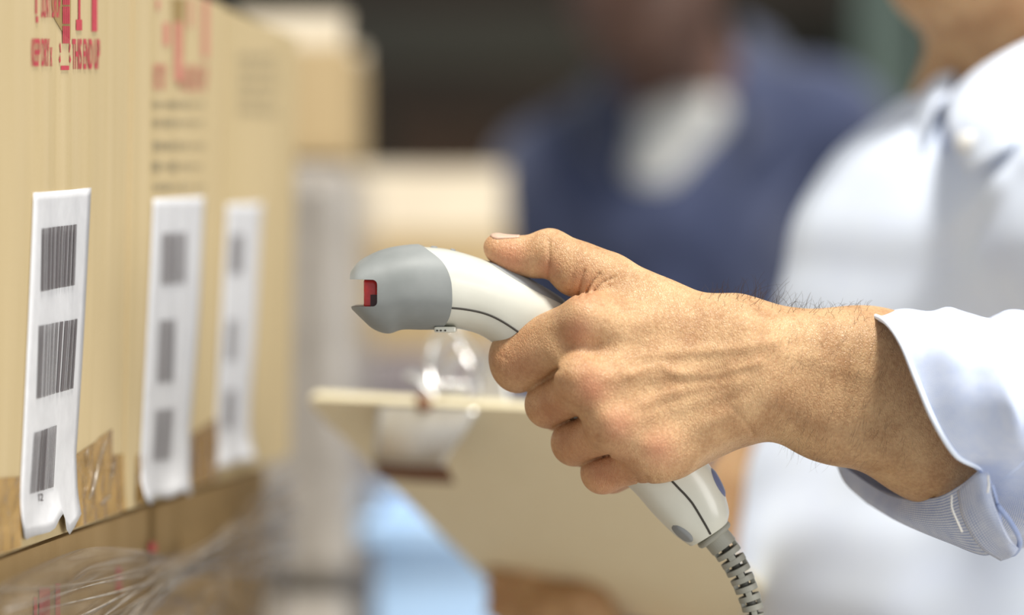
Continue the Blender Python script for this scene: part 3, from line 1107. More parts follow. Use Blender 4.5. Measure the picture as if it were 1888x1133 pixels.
def interp(arr, s):
    k = len(arr)
    s = min(max(s, 0.0), k - 1.0)
    i = min(int(s), k - 2)
    f = s - i
    p1, p2 = arr[i], arr[i + 1]
    p0 = arr[i - 1] if i > 0 else 2 * p1 - p2
    p3 = arr[i + 2] if i < k - 2 else 2 * p2 - p1
    return 0.5 * (2 * p1 + (p2 - p0) * f + (2 * p0 - 5 * p1 + 4 * p2 - p3) * f * f + (3 * p1 - p0 - 3 * p2 + p3) * f ** 3)


def sc(s, th, off=0.0):
    """scanner skin: s along the spine, th = 0 ridge, pi/2 camera side, pi belly"""
    T, B = interp(sT, s), interp(sB, s)
    w, n, _ = interp(sW, s)
    c, hv = (T + B) / 2, (T - B) / 2
    hl = np.linalg.norm(hv)
    e = hv / hl
    f = np.array([0, -1.0, 0])
    ct, st_ = math.cos(th), math.sin(th)
    k = 2.0 / n
    return c + e * (hl + off) * math.copysign(abs(ct) ** k, ct) + f * (w + off) * math.copysign(abs(st_) ** k, st_)


scan = thing('barcode_scanner', P(1300, 1000, DS), 'cream and grey corded handheld barcode scanner gripped by the bare hand', 'scanner')


def loft(name, s_of, nt, nth, off, m, parent, closed=True):
    vs = []
    for i in range(nt):
        for j in range(nth):
            th = 2 * math.pi * j / nth
            vs.append(sc(s_of(i / (nt - 1), th), th, off))
    fs = [f[::-1] for f in grid_faces(nt, nth, True)]
    if closed:
        for base_, rev in ((0, False), ((nt - 1) * nth, True)):
            c = len(vs)
            vs.append(np.mean([vs[base_ + j] for j in range(nth)], 0))
            for j in range(nth):
                a, b = base_ + j, base_ + (j + 1) % nth
                fs.append((c, b, a) if rev else (c, a, b))
    return mk(name, vs, fs, m, parent)


SEND = 17.0
body = loft('housing', lambda u, th: 2.6 + (SEND - 2.6) * u, 110, 64, 0.0, M['cream'], scan)


def bump_end(th):
    a = abs(math.atan2(math.sin(th), math.cos(th)))      # 0 ridge .. pi belly
    k = min(int(a / 0.5236), 5)
    f = a / 0.5236 - k
    y = [4.72, 5.15, 5.85, 6.2, 6.2, 5.95, 5.6]
    p0, p1, p2, p3 = y[abs(k - 1)], y[k], y[k + 1], y[k + 2] if k < 5 else y[5]
    return 0.5 * (2 * p1 + (p2 - p0) * f + (2 * p0 - 5 * p1 + 4 * p2 - p3) * f * f + (3 * p1 - p0 - 3 * p2 + p3) * f ** 3)


bump = loft('nose_bumper', lambda u, th: 0.0 + bump_end(th) * u, 70, 64, 0.0013, M['grey_rub'], scan)
# round the nose and cut the mouth out of it
tmp = []
NX = 10
nvs, nfs = [], []
prof = []
y0m, y1m, xr = 514.5, 563.0, 701.0
for k in range(NX + 1):
    a = math.pi / 2 * k / NX
    prof.append((xr - 9 + 9 * math.sin(a), y0m + 9 - 9 * math.cos(a)))
for k in range(NX + 1):
    a = math.pi / 2 * k / NX
    prof.append((xr - 9 + 9 * math.cos(a), y1m - 9 + 9 * math.sin(a)))
prof = [(600, y0m - 2)] + prof + [(600, y1m + 1)]
for q in (-2.5, 7.5):
    for x, y in prof:
        c = P(x, y, DS)
        nvs.append((c[0], D0 + q / 100, c[2]))
n_ = len(prof)
nfs = [(i, (i + 1) % n_, n_ + (i + 1) % n_, n_ + i) for i in range(n_)] + [tuple(range(n_ - 1, -1, -1)), tuple(range(n_, 2 * n_))]
cut = mk('cutter', nvs, nfs, None, None, False)


def recalc(o):
    import bmesh
    bm = bmesh.new()
    bm.from_mesh(o.data)
    bmesh.ops.recalc_face_normals(bm, faces=bm.faces)
    bm.to_mesh(o.data)
    bm.free()


def boolean(o, cutter, op='DIFFERENCE'):
    recalc(o)
    recalc(cutter)
    md = o.modifiers.new('cut', 'BOOLEAN')
    md.operation = op
    md.object = cutter
    md.solver = 'EXACT'
    dg = bpy.context.evaluated_depsgraph_get()
    dg.update()
    me = bpy.data.meshes.new_from_object(o.evaluated_get(dg))
    o.modifiers.remove(md)
    old = o.data
    o.data = me
    bpy.data.meshes.remove(old)
    bpy.data.objects.remove(cutter)


boolean(bump, cut)
for p_ in bump.data.polygons:
    p_.use_smooth = True
try:
    bump.data.set_sharp_from_angle(angle=math.radians(40))
except Exception:
    pass
bevel_mod(bump, 0.0006, 2)

# red scan window inside the mouth
wx0, wx1 = P(675.5, 0, DS)[0], P(704, 0, DS)[0]
wz0, wz1 = P(0, 565, DS)[2], P(0, 513, DS)[2]
yw0, yw1 = DS - 0.0262, DS + 0.0262
wbx = box('scan_window', (wx0, yw0, wz0), (wx1 - wx0, 0, 0), (0, yw1 - yw0, 0), (0, 0, wz1 - wz0), M['red_glass'], scan, 0.0012, True)
wbx['label'] = 'glossy red scan window'
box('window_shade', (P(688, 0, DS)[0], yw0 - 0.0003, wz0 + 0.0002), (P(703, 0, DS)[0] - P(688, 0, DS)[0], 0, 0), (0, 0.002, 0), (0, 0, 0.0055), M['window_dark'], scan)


def skin_patch(name, s0, s1, ths, off, m, ns=40, nt=10, taper=None, parent=scan, label=None):
    """raised pad lying on the scanner's skin; ths(s) gives its angular span"""
    vs, n2 = [], nt
    for i in range(ns):
        u = i / (ns - 1)
        s = s0 + (s1 - s0) * u
        a, b = ths(u)
        for j in range(nt):
            v = j / (nt - 1)
            th = a + (b - a) * v
            edge = min(1.0, 6 * min(u, 1 - u, v, 1 - v))
            vs.append(sc(s, th, off * edge + 0.00005))
    return mk(name, vs, [f[::-1] for f in grid_faces(ns, nt)], m, parent, True, label)


def lens(u, c, w):
    k = math.sqrt(max(0.0, 1 - (2 * u - 1) ** 2)) * w
    return c - k, c + k


skin_patch('thumb_pad', 7.25, 10.3, lambda u: lens(u, 0.0, 0.62), 0.0009, M['grey_pad'], label='dark grey pad under the thumb')
skin_patch('indicator_lens', 5.25, 5.55, lambda u: lens(u, 0.0, 0.12), 0.0006, M['grey_pad'], 10, 6)
skin_patch('indicator_lens', 6.0, 6.2, lambda u: lens(u, 0.02, 0.10), 0.0006, M['grey_pad'], 10, 6)
skin_patch('tail_badge', 14.45, 15.5, lambda u: lens(u, 0.16, 0.42), 0.0007, M['blue_pad'], 20, 10)
skin_patch('screw_cover', 15.55, 16.75, lambda u: lens(u, 2.42, 0.34), 0.0007, M['grey_pad'], 20, 12, label='dark grey oval screw cover near the tail')


def seam_line(s0, s1, th_of, w=0.0005, n=80):
    pts = []
    for i in range(n):
        u = i / (n - 1)
        s = s0 + (s1 - s0) * u
        pts.append(sc(s, th_of(u), 0.00002))
    return tube('seam', pts, w, M['seam'], scan, 6)


seam_line(6.0, 16.9, lambda u: 1.97 - 0.42 * min(1, u * 1.2))
seam_line(6.0, 16.9, lambda u: -(1.97 - 0.42 * min(1, u * 1.2)))
# little moulded bracket under the neck
c0 = P(800, 606, DS - 0.012)
box('moulded_lug', (P(802, 0, DS)[0], DS - 0.016, P(0, 611, DS)[2]), (P(842, 0, DS)[0] - P(802, 0, DS)[0], 0, 0), (0, 0.03, 0), (0, 0, 0.0026), M['cream'], scan, 0.0008)
for x in (806, 813, 821):
    tube('lug_hole', [P(x, 609, DS - 0.0166), P(x, 609, DS - 0.0155)], 0.00045, M['seam'], scan, 8)
# trigger under the neck
skin_patch('trigger', 9.6, 11.2, lambda u: lens(u, math.pi, 0.6), 0.0022, M['grey_pad'])

# collar plate, strain relief and cord
flc = P(1315, 983, DS)
fdir = P(1352, 1030, DS) - flc
fdir /= np.linalg.norm(fdir)
vside = np.array([0, -1.0, 0])
vacr = np.cross(fdir, vside)
vacr /= np.linalg.norm(vacr)


def oval_slab(name, c, ax, e1, e2, r1, r2, th, m, parent, n=40, ex=2.6):
    vs = []
    for k, (z, f) in enumerate(((0, 0.94), (th * 0.3, 1), (th * 0.7, 1), (th, 0.94))):
        for j in range(n):
            a = 2 * math.pi * j / n
            ca, sa = math.cos(a), math.sin(a)
            vs.append(c + ax * z + e1 * r1 * f * math.copysign(abs(ca) ** (2 / ex), ca) + e2 * r2 * f * math.copysign(abs(sa) ** (2 / ex), sa))
    fs = grid_faces(4, n, True) + [tuple(range(n - 1, -1, -1)), tuple(range(3 * n, 4 * n))]
    ob = mk(name, vs, fs, m, parent)
    recalc(ob)
    return ob


oval_slab('tail_collar', flc - fdir * 0.0008, fdir, vacr, vside, 0.0088, 0.0098, 0.0026, M['relief'], scan)
path = catmull([P(x, y, DS) for x, y in ((1315, 983), (1340, 1014), (1361, 1050), (1378, 1090), (1390, 1130), (1398, 1180), (1402, 1240), (1403, 1330))], 240)
arc = np.concatenate([[0], np.cumsum(np.linalg.norm(np.diff(path, axis=0), axis=1))])


def on_path(a):
    i = np.searchsorted(arc, a) - 1
    i = min(max(i, 0), len(path) - 2)
    f = (a - arc[i]) / (arc[i + 1] - arc[i])
    p = path[i] + f * (path[i + 1] - path[i])
    t = path[i + 1] - path[i]
    return p, t / np.linalg.norm(t)


def ring_geo(a0, a1, ro, ri, n=36, th0=0, th1=2 * math.pi):
    full = abs(th1 - th0 - 2 * math.pi) < 1e-6
    m_ = n if full else n + 1
    vs = []
    for a, r in ((a0, ri), (a0, ro), (a1, ro), (a1, ri)):
        p, t = on_path(a)
        x = np.cross(t, vside)
        x /= np.linalg.norm(x)
        y = np.cross(x, t)
        for j in range(m_):
            g = th0 + (th1 - th0) * j / n
            vs.append(p + r * (math.cos(g) * x + math.sin(g) * y))
    fs = []
    for k in range(4):
        for j in range(n):
            a, b = k * m_ + j, k * m_ + (j + 1) % m_
            c, d = ((k + 1) % 4) * m_ + (j + 1) % m_, ((k + 1) % 4) * m_ + j
            fs.append((a, b, c, d))
    if not full:
        fs += [tuple(k * m_ for k in range(4)), tuple(k * m_ + n for k in range(3, -1, -1))]
    return vs, fs


cord = thing('scanner_cord', P(1403, 1330, DS), 'grey ribbed strain relief and cord hanging from the scanner tail', 'cord')
rad = lambda a: 0.0064 - 0.0023 * min(1.0, a / 0.052)
g0 = ring_geo(0.001, 0.0078, rad(0), 0.002)
ob = mk('relief_sleeve', g0[0], g0[1], M['relief'], cord, False)
recalc(ob)
a, k = 0.0078, 0
GAP, RIB = 0.0019, 0.0026
while a < 0.078:
    r_ = rad(a)
    # bridge over the gap: alternately at the camera side and at the flanks
    ofs = math.pi / 2 if k % 2 else 0.0
    bs = []
    for h_ in range(2):
        c_ = ofs + h_ * math.pi
        bs.append(ring_geo(a - 0.0002, a + GAP + 0.0002, r_ * 0.985, r_ - 0.0022, 6, c_ - 0.3, c_ + 0.3))
    rb = ring_geo(a + GAP, a + GAP + RIB, r_, r_ - 0.0022)
    v_, f_ = merge([rb] + bs)
    ob = mk('relief_rib', v_, f_, M['relief'], cord, False)
    recalc(ob)
    bevel_mod(ob, 0.0003, 2)
    a += GAP + RIB
    k += 1
tube('cord_core', path[4:], 0.0022, M['core'], cord, 12)
hang = catmull([path[-1], path[-1] + np.array([0.0, 0, -0.10]), path[-1] + np.array([0.03, 0.02, -0.35]), path[-1] + np.array([0.10, 0.04, -0.62]),
                path[-1] + np.array([0.16, -0.05, -0.95]), path[-1] + np.array([0.14, -0.2, -1.13])], 60)
hang[:, 2] = np.maximum(hang[:, 2], 0.004)
tube('cable', hang, 0.0024, M['relief'], cord, 10)

# ------------------------------------------------------------------ person in the pale blue shirt
CM = 0.01
# joints: photo pixel, depth in cm behind the focus plane; radius in cm
HJ = dict(
    C1=(1365, 626, 0.6), C2=(1392, 716, 0.8),
    A1=(1600, 668, 1.4), A2=(1530, 760, 1.2), A1b=(1800, 706, 3.0), A2b=(1725, 812, 2.4), A2c=(1900, 850, 3.8), A1c=(2000, 740, 4.5),
    t0=(1325, 616, 0.5), t1=(1122, 514, 0.9), t2=(1013, 466, 1.6), t3=(952, 470, 1.95), t4=(917, 456, 2.1),
    i0=(1352, 618, 0.25), i1=(1095, 600, -0.65), i2=(951, 664, 1.7), i3=(966, 672, 3.9), i4=(1030, 650, 4.55),
    m0=(1362, 652, 0.15), m1=(1094, 708, -1.3), m2=(1012, 745, 1.7), m3=(1030, 755, 3.7), m4=(1095, 742, 4.7),
    r0=(1375, 690, 0.3), r1=(1143, 787, -1.25), r2=(1060, 815, 1.6), r3=(1078, 822, 3.5), r4=(1140, 812, 4.5),
    p0=(1388, 722, 0.3), p1=(1209, 838, -0.75), p2=(1111, 870, 1.3), p3=(1128, 874, 3.0), p4=(1180, 868, 4.0))
HJ = {k: J(*v) for k, v in HJ.items()}


def poly_dist(x, y, pts):
    d = np.full(x.shape, 1e9)
    for (ax, ay), (bx, by) in zip(pts[:-1], pts[1:]):
        ux, uy = bx - ax, by - ay
        h = np.clip(((x - ax) * ux + (y - ay) * uy) / (ux * ux + uy * uy), 0, 1)
        d = np.minimum(d, np.hypot(x - ax - h * ux, y - ay - h * uy))
    return d


# tendons and veins that stand proud of the back of the hand: (points, height mm, half width px)
RIDGES = [
    ([(1130, 612), (1230, 640), (1330, 645)], 0.7, 13),
    ([(1120, 695), (1220, 690), (1340, 668)], 0.8, 12),
    ([(1190, 655), (1270, 650), (1370, 640), (1430, 628)], 0.9, 9),
    ([(1160, 690), (1215, 672), (1250, 690), (1320, 690), (1400, 668)], 0.9, 8),
    ([(1190, 745), (1240, 722), (1300, 712), (1370, 700)], 0.8, 9),
    ([(1165, 775), (1260, 748), (1360, 715)], 0.7, 11),
    ([(1225, 828), (1300, 790), (1370, 745)], 0.5, 12),
    ([(1420, 640), (1500, 660), (1600, 690)], 0.5, 14),
    ([(1058, 690), (1125, 662), (1200, 648)], 0.9, 15), ([(1066, 566), (1120, 586), (1180, 602)], 0.7, 15),
    ([(1120, 770), (1180, 742), (1245, 724)], 0.8, 14), ([(1195, 820), (1260, 792), (1325, 766)], 0.7, 14),
]
# creases: (points, depth mm, half width px)
CREASES = [
    ([(1011, 440), (1013, 470), (1012, 515)], 1.1, 3.2),
    ([(1020, 428), (1013, 450)], 0.5, 2.4),
    ([(1066, 548), (1072, 515), (1078, 498)], 0.8, 2.6),
    ([(1078, 548), (1090, 522), (1106, 503)], 0.9, 2.6),
    ([(1090, 540), (1112, 520), (1135, 510)], 0.7, 2.4),
    ([(1098, 536), (1125, 527)], 0.5, 2.2),
    ([(1050, 535), (1058, 505)], 0.4, 2.4),
    ([(914, 640), (922, 655), (918, 670)], 0.35, 2.0),
    ([(925, 638), (932, 660), (930, 690)], 0.3, 2.0),
    ([(908, 652), (940, 662)], 0.25, 2.0),
    ([(1178, 892), (1174, 880)], 0.7, 2.2), ([(1196, 890), (1190, 876)], 0.5, 2.0), ([(1212, 886), (1208, 874)], 0.4, 2.0),
    ([(1390, 800), (1368, 770), (1352, 752)], 0.5, 4),
    ([(968, 714), (1000, 700), (1028, 680)], 1.2, 3.5), ([(1018, 789), (1042, 778), (1062, 768)], 0.8, 3.2), ([(1073, 860), (1096, 846), (1123, 838)], 1.1, 3.2),
]


def hand_sdf(p):
    j = HJ

    def ch(names, rads, k=0.004):
        return chain(p, [(j[n], r * CM) for n, r in zip(names, rads)], k)

    idx = smin(cap(p, j['i1'], j['i2'], 1.20 * CM, 1.12 * CM), cap(p, j['i2'], j['i3'], 1.1 * CM, 0.95 * CM), 0.004)
    idx = smin(idx, cap(p, j['i3'], j['i4'], 0.92 * CM, 0.75 * CM), 0.003)
    idx = smin(idx, cap(p, j['i2'] + np.array([0.0005, 0.001, 0.0052]), j['i1'] + np.array([-0.004, 0.002, 0.002]), 0.98 * CM, 0.98 * CM), 0.006)
    idx = smin(idx, cap(p, j['i2'] + np.array([0.001, 0.003, -0.0055]), j['i1'] + np.array([-0.015, 0.005, -0.012]), 0.88 * CM, 0.7 * CM), 0.006)
    mid = ch(('m1', 'm2', 'm3', 'm4'), (1.12, 1.0, 0.9, 0.72))
    rng = ch(('r1', 'r2', 'r3', 'r4'), (1.08, 0.99, 0.88, 0.70))
    pin = ch(('p1', 'p2', 'p3', 'p4'), (1.0, 0.90, 0.78, 0.62))
    fing = smin(idx, mid, 0.0012)
    fing = smin(fing, rng, 0.0012)
    fing = smin(fing, pin, 0.0012)
    # palm and back of the hand
    palm = cap(p, j['i0'], j['i1'], 1.45 * CM, 1.12 * CM)
    palm = smin(palm, cap(p, j['m0'], j['m1'], 1.5 * CM, 1.12 * CM), 0.010)
    palm = smin(palm, cap(p, j['r0'], j['r1'], 1.5 * CM, 1.08 * CM), 0.010)
    palm = smin(palm, cap(p, j['p0'], j['p1'], 1.5 * CM, 1.0 * CM), 0.010)
    for a, b in (('i1', 'm1'), ('m1', 'r1'), ('r1', 'p1')):
        o_ = np.array([0.009, 0.003, 0.001])
        palm = smin(palm, cap(p, j[a] + o_, j[b] + o_, 0.98 * CM, 0.98 * CM), 0.008)
    hyp = cap(p, J(1352, 772, 1.3), J(1240, 832, 0.8), 1.30 * CM, 1.15 * CM)
    palm = smin(palm, hyp, 0.010)
    # thumb
    th = cap(p, j['t0'], j['t1'], 1.40 * CM, 1.08 * CM)
    th = smin(th, cap(p, j['t1'], j['t2'], 1.06 * CM, 1.06 * CM), 0.006)
    th = smin(th, cap(p, J(1075, 500, 1.2), J(1060, 505, 1.2), 1.05 * CM, 1.0 * CM), 0.006)
    dist = cap(p, j['t2'], j['t3'], 1.02 * CM, 0.78 * CM)
    dist = smin(dist, cap(p, j['t3'], j['t4'], 0.77 * CM, 0.63 * CM), 0.003)
    dist = smin(dist, cap(p, J(985, 478, 1.75), J(935, 470, 2.0), 0.82 * CM, 0.70 * CM), 0.004)
    th = smin(th, dist, 0.003)
    web = cap(p, J(1215, 575, 0.4), J(1120, 560, 0.3), 1.1 * CM, 0.78 * CM)
    palm = smin(palm, web, 0.008)
    d = smin(palm, th, 0.007)
    for a, b, f_ in ((('i1', 'i2'), ('m1', 'm2'), 0.24), (('m1', 'm2'), ('r1', 'r2'), 0.42), (('r1', 'r2'), ('p1', 'p2'), 0.36)):
        pa = j[a[0]] * (1 - f_) + j[a[1]] * f_
        pb = j[b[0]] * (1 - f_) + j[b[1]] * f_
        o_ = np.array([0.004, 0.004, 0.0])
        palm_w = cap(p, pa + o_, pb + o_, 0.52 * CM, 0.52 * CM)
        d = smin(d, palm_w, 0.005)
    d = smin(d, fing, 0.0032)
    # knuckle heads
    for n, r, o_ in (('i1', 0.62, (1080, 586, -1.15)), ('m1', 0.78, (1062, 695, -1.6)), ('r1', 0.78, (1121, 772, -1.58)), ('p1', 0.75, (1193, 824, -1.1))):
        d = smin(d, cap(p, J(*o_), j[n], r * CM, 0.7 * CM), 0.013)
    # wrist and forearm
    arm = cap(p, j['C1'], j['A1'], 1.74 * CM, 2.06 * CM)
    arm = smin(arm, cap(p, j['A1'], j['A1b'], 2.06 * CM, 2.5 * CM), 0.02)
    arm = smin(arm, cap(p, j['A1b'], j['A1c'], 2.5 * CM, 2.8 * CM), 0.02)
    arm2 = cap(p, j['C2'], j['A2'], 1.68 * CM, 1.78 * CM)
    arm2 = smin(arm2, cap(p, j['A2'], j['A2b'], 1.78 * CM, 2.45 * CM), 0.02)
    arm2 = smin(arm2, cap(p, j['A2b'], j['A2c'], 2.45 * CM, 2.9 * CM), 0.02)
    arm = smin(arm, arm2, 0.016)
    d = smin(d, arm, 0.014)
    # surface relief, only where a point faces the camera or the top
    x = 944 + F * p[:, 0] / p[:, 1]
    y = HOR + F * (H - p[:, 2]) / p[:, 1]
    near = np.abs(d) < 0.006
    if near.any():
        xs, ys, qs = x[near], y[near], (p[near, 1] - D0)
        front = np.clip((0.016 - qs) / 0.012, 0, 1)
        add = np.zeros(xs.shape)
        for pts, hh, w in RIDGES:
            add -= hh * 0.00078 * np.exp(-(poly_dist(xs, ys, pts) / (1.15 * w)) ** 2) * np.clip((0.006 - qs) / 0.01, 0, 1)
        for pts, hh, w in CREASES:
            add += hh * 0.001 * np.exp(-(poly_dist(xs, ys, pts) / w) ** 2) * front
        # hollows between the knuckles
        for cx, cy, hh, w in ((1110, 648, 0.7, 34), (1140, 738, 0.7, 28), (1200, 790, 0.6, 26), (1190, 640, 0.5, 44)):
            add += hh * 0.001 * np.exp(-((xs - cx) ** 2 + (ys - cy) ** 2) / w ** 2) * np.clip((0.004 - qs) / 0.01, 0, 1)
        d = d.copy()
        d[near] += add
    return d


hand_lo = np.array([P(880, 0, 1.36)[0], D0 - 0.045, P(0, 960, 1.40)[2]])
hand_hi = np.array([P(2010, 0, 1.40)[0], D0 + 0.085, P(0, 400, 1.36)[2]])
hV, hQ = sdf_mesh(hand_sdf, hand_lo, hand_hi, 0.0010, 2)

# ---- rest of the body: other arm and hand, neck and head (coarser), joined into the same mesh
MD = 1.80                                        # distance of his trunk
ELB_R = P(1405, 905, MD + 0.10)
SHO_R = P(1700, 440, MD + 0.12)
WR_R = P(1180, 1390, MD + 0.07)
HND_R = P(1015, 1128, MD + 0.040)


def body_sdf(p):
    # neck, head
    d = cap(p, P(1985, 190, MD), P(1955, 40, MD - 0.02), 0.060, 0.054)
    hc = P(1925, -235, MD - 0.03)
    d = smin(d, ell(p, hc + np.array([0.01, 0.0, 0.035]), (0.098, 0.078, 0.10)), 0.03)
    d = smin(d, ell(p, hc + np.array([-0.035, -0.008, -0.04]), (0.062, 0.058, 0.062)), 0.03)      # jaw
    d = smin(d, cap(p, P(1738, -58, MD - 0.035), P(1880, -36, MD - 0.05), 0.024, 0.030), 0.02)        # chin
    d = smin(d, cap(p, hc + np.array([-0.085, -0.02, 0.03]), hc + np.array([-0.105, -0.025, 0.0]), 0.010, 0.015), 0.012)  # nose
    for s in (-0.078, 0.078):
        d = smin(d, ell(p, hc + np.array([0.02, s, 0.01]), (0.018, 0.008, 0.03)), 0.006)          # ears
    for s in (-0.032, 0.028):
        d = -smin(-d, cap(p, hc + np.array([-0.092, s, 0.032]), hc + np.array([-0.088, s, 0.032]), 0.014, 0.014), 0.01)      # eye sockets
        d = smin(d, cap(p, hc + np.array([-0.079, s, 0.030]), hc + np.array([-0.078, s, 0.030]), 0.012, 0.012), 0.003)        # eyes
    d = smin(d, cap(p, hc + np.array([-0.088, -0.022, -0.03]), hc + np.array([-0.088, 0.008, -0.03]), 0.008, 0.008), 0.008)    # lips
    # trunk inside the shirt, shoulders
    d = smin(d, cap(p, P(1890, 230, MD), P(1840, 700, MD), 0.07, 0.08), 0.03)
    d = smin(d, cap(p, P(1840, 700, MD), P(1820, 1250, MD), 0.08, 0.085), 0.03)
    d = smin(d, cap(p, P(1880, 330, MD), SHO_R, 0.05, 0.045), 0.03)
    shl = np.array([0.37, 1.60, 1.385])
    d = smin(d, cap(p, P(1890, 330, MD), shl, 0.05, 0.045), 0.03)
    elb = np.array([0.385, 1.43, 1.17])
    d = smin(d, cap(p, shl, elb, 0.042, 0.036), 0.02)
    d = smin(d, cap(p, elb, J(1930, 800, 4.2), 0.036, 0.030), 0.02)
    # far arm and the hand that carries the clipboard
    d = smin(d, cap(p, SHO_R, ELB_R, 0.042, 0.033), 0.02)
    d = smin(d, cap(p, ELB_R, WR_R, 0.033, 0.024), 0.015)
    palm = cap(p, WR_R, HND_R, 0.022, 0.020)
    palm = smin(palm, cap(p, WR_R, HND_R + np.array([0.02, -0.012, 0.006]), 0.020, 0.017), 0.012)
    for k in range(4):
        b = HND_R + np.array([0.024 - 0.016 * k, -0.008 + 0.004 * k, 0.006 - 0.002 * k])
        tip = b + np.array([-0.022, 0.010, 0.022 - 0.003 * k])
        tip2 = tip + np.array([-0.014, 0.018, 0.004])
        f_ = smin(cap(p, b, tip, 0.0105, 0.0095), cap(p, tip, tip2, 0.0095, 0.008), 0.003)
        palm = smin(palm, f_, 0.003)
    d = smin(d, palm, 0.01)
    return d


bV, bQ = sdf_mesh(body_sdf, (-0.02, 1.36, 0.98), (0.46, 2.02, 1.66), 0.006, 2)
man = thing('person', (0.30, MD, 0.0), 'man in a pale blue shirt with rolled sleeve, aiming the scanner, face cropped off', 'person')
allV = np.concatenate([hV, bV])
allQ = np.concatenate([hQ, bQ + len(hV)])
skin_o = mk_np('body', allV, allQ, M['skin'], man)
skin_o['label'] = 'tanned skin of the hand gripping the scanner, forearm, chin and neck'
# redder skin over the knuckles, thumb tip and finger flanks
x, y = px_of(allV)
red = np.zeros(len(allV))
for cx, cy, w, k in ((1062, 612, 34, 0.55), (1092, 715, 36, 0.5), (1140, 782, 34, 0.5), (1215, 828, 36, 0.5), (935, 480, 45, 0.55), (1010, 495, 25, 0.5),
                     (1075, 525, 35, 0.4), (960, 665, 60, 0.30), (1020, 750, 55, 0.35), (1065, 818, 55, 0.35), (1120, 875, 60, 0.45)):
    red = np.maximum(red, k * np.exp(-(((x - cx) ** 2 + (y - cy) ** 2) / w ** 2)))
at = skin_o.data.attributes.new('red', 'FLOAT', 'POINT')
at.data.foreach_set('value', red.astype(np.float32))


# thumbnail, lying on the upper far flank of the thumb tip
def on_surface(p, dirv, n=14):
    for _ in range(n):
        p = p - dirv * hand_sdf(p)[:, None]
    return p


nv, nu = 9, 12
vs = []
for i in range(nu):
    u = i / (nu - 1)
    for jn in range(nv):
        v = jn / (nv - 1) * 2 - 1
        w = 5.2 * (1 - 0.12 * u ** 2) * (1 if u < 0.75 else math.sqrt(max(0.05, 1 - ((u - 0.75) / 0.27) ** 2)))
        px = 958 - 54 * u
        base_p = J(px, 470, 2.0)
        a = v * w / 7.5
        dr = np.array([0, -math.sin(a + 0.10) * -1.0, math.cos(a + 0.10)])
        vs.append((base_p + dr * 0.012, dr, 0.0001))
ndr = np.array([q[1] for q in vs])
vs = on_surface(np.array([q[0] for q in vs]), ndr) + ndr * np.array([q[2] for q in vs])[:, None]
nail = mk('thumbnail', vs, grid_faces(nu, nv), M['nail'], man, True, 'pale thumbnail')
md = nail.modifiers.new('thick', 'SOLIDIFY')
md.thickness = 0.0005
md.offset = 0

# fine dark hairs along the top of the wrist and down the forearm
hg = []
r = random.Random(11)


def hair(base, dirv, ln, curl, rad=0.00006):
    pts = []
    d = np.array(dirv, float)
    d /= np.linalg.norm(d)
    side = np.cross(d, [0, 1, 0.2])
    p = np.array(base)
    for k in range(6):
        pts.append(p.copy())
        p = p + d * ln / 5
        d = d + side * curl + np.array([0, 0, -0.02])
        d /= np.linalg.norm(d)
    return tube_geo(pts, np.linspace(rad, rad * 0.35, 6), 4, False)


def norms_at(p):
    e = 0.0006
    g = np.stack([hand_sdf(p + np.eye(3)[i] * e) - hand_sdf(p - np.eye(3)[i] * e) for i in range(3)], 1)
    return g / np.linalg.norm(g, axis=1)[:, None]


# candidate roots: vertices of the forearm skin
fx, fy = px_of(hV)
topc = np.where((fx > 1290) & (fx < 1600) & (hV[:, 1] < D0 + 0.03))[0]
topc = topc[fy[topc] < np.interp(fx[topc], [1290, 1340, 1450, 1600], [552, 566, 578, 598])]
sel = NPR.choice(topc, 170, replace=False)
for k, nrm in zip(sel, norms_at(hV[sel])):
    wgt = math.exp(-((fx[k] - 1400) / 75.0) ** 2)
    ln = (0.0035 + 0.011 * r.random() * wgt) * (1.0 if r.random() < 0.75 else 1.3)
    dr = nrm + np.array([r.uniform(-0.7, 1.1), r.uniform(-0.3, 0.3), 0.1])
    hg.append(hair(hV[k], dr, ln, r.uniform(-0.35, 0.35), 0.00007))
sidec = np.where((fx > 1430) & (fx < 1680) & (fy > 590) & (fy < 850) & (hV[:, 1] < D0 + 0.015))[0]
sel = NPR.choice(sidec, 230, replace=False)
for k, nrm in zip(sel, norms_at(hV[sel])):
    t_ = np.array([-0.35 + r.uniform(-0.3, 0.3), 0, -1.0 + r.uniform(-0.2, 0.5)])
    t_ = t_ - nrm * np.dot(t_, nrm)
    hg.append(hair(hV[k], t_ + nrm * 0.22, r.uniform(0.004, 0.009), r.uniform(-0.15, 0.15), 0.000032))
v_, f_ = merge(hg)
ho = mk('arm_hair', v_, f_, M['hair'], man)
ho['kind'] = 'stuff'

# short dark hair on his head (above the frame)
hc = P(1925, -235, MD - 0.03)


def hair_sdf(p):
    d = ell(p, hc + np.array([0.014, 0.0, 0.042]), (0.104, 0.084, 0.105))
    q = p - hc
    return np.maximum(d, -(q[:, 2] - 0.03 + 0.5 * (q[:, 0] * -1 - 0.0) * -1 * 0 - 0.35 * np.clip(-q[:, 0], -0.2, 0.2)))


sV, sQ = sdf_mesh(hair_sdf, hc - 0.2, hc + 0.2, 0.008, 1)
mk_np('head_hair', sV, sQ, M['hair'], man)


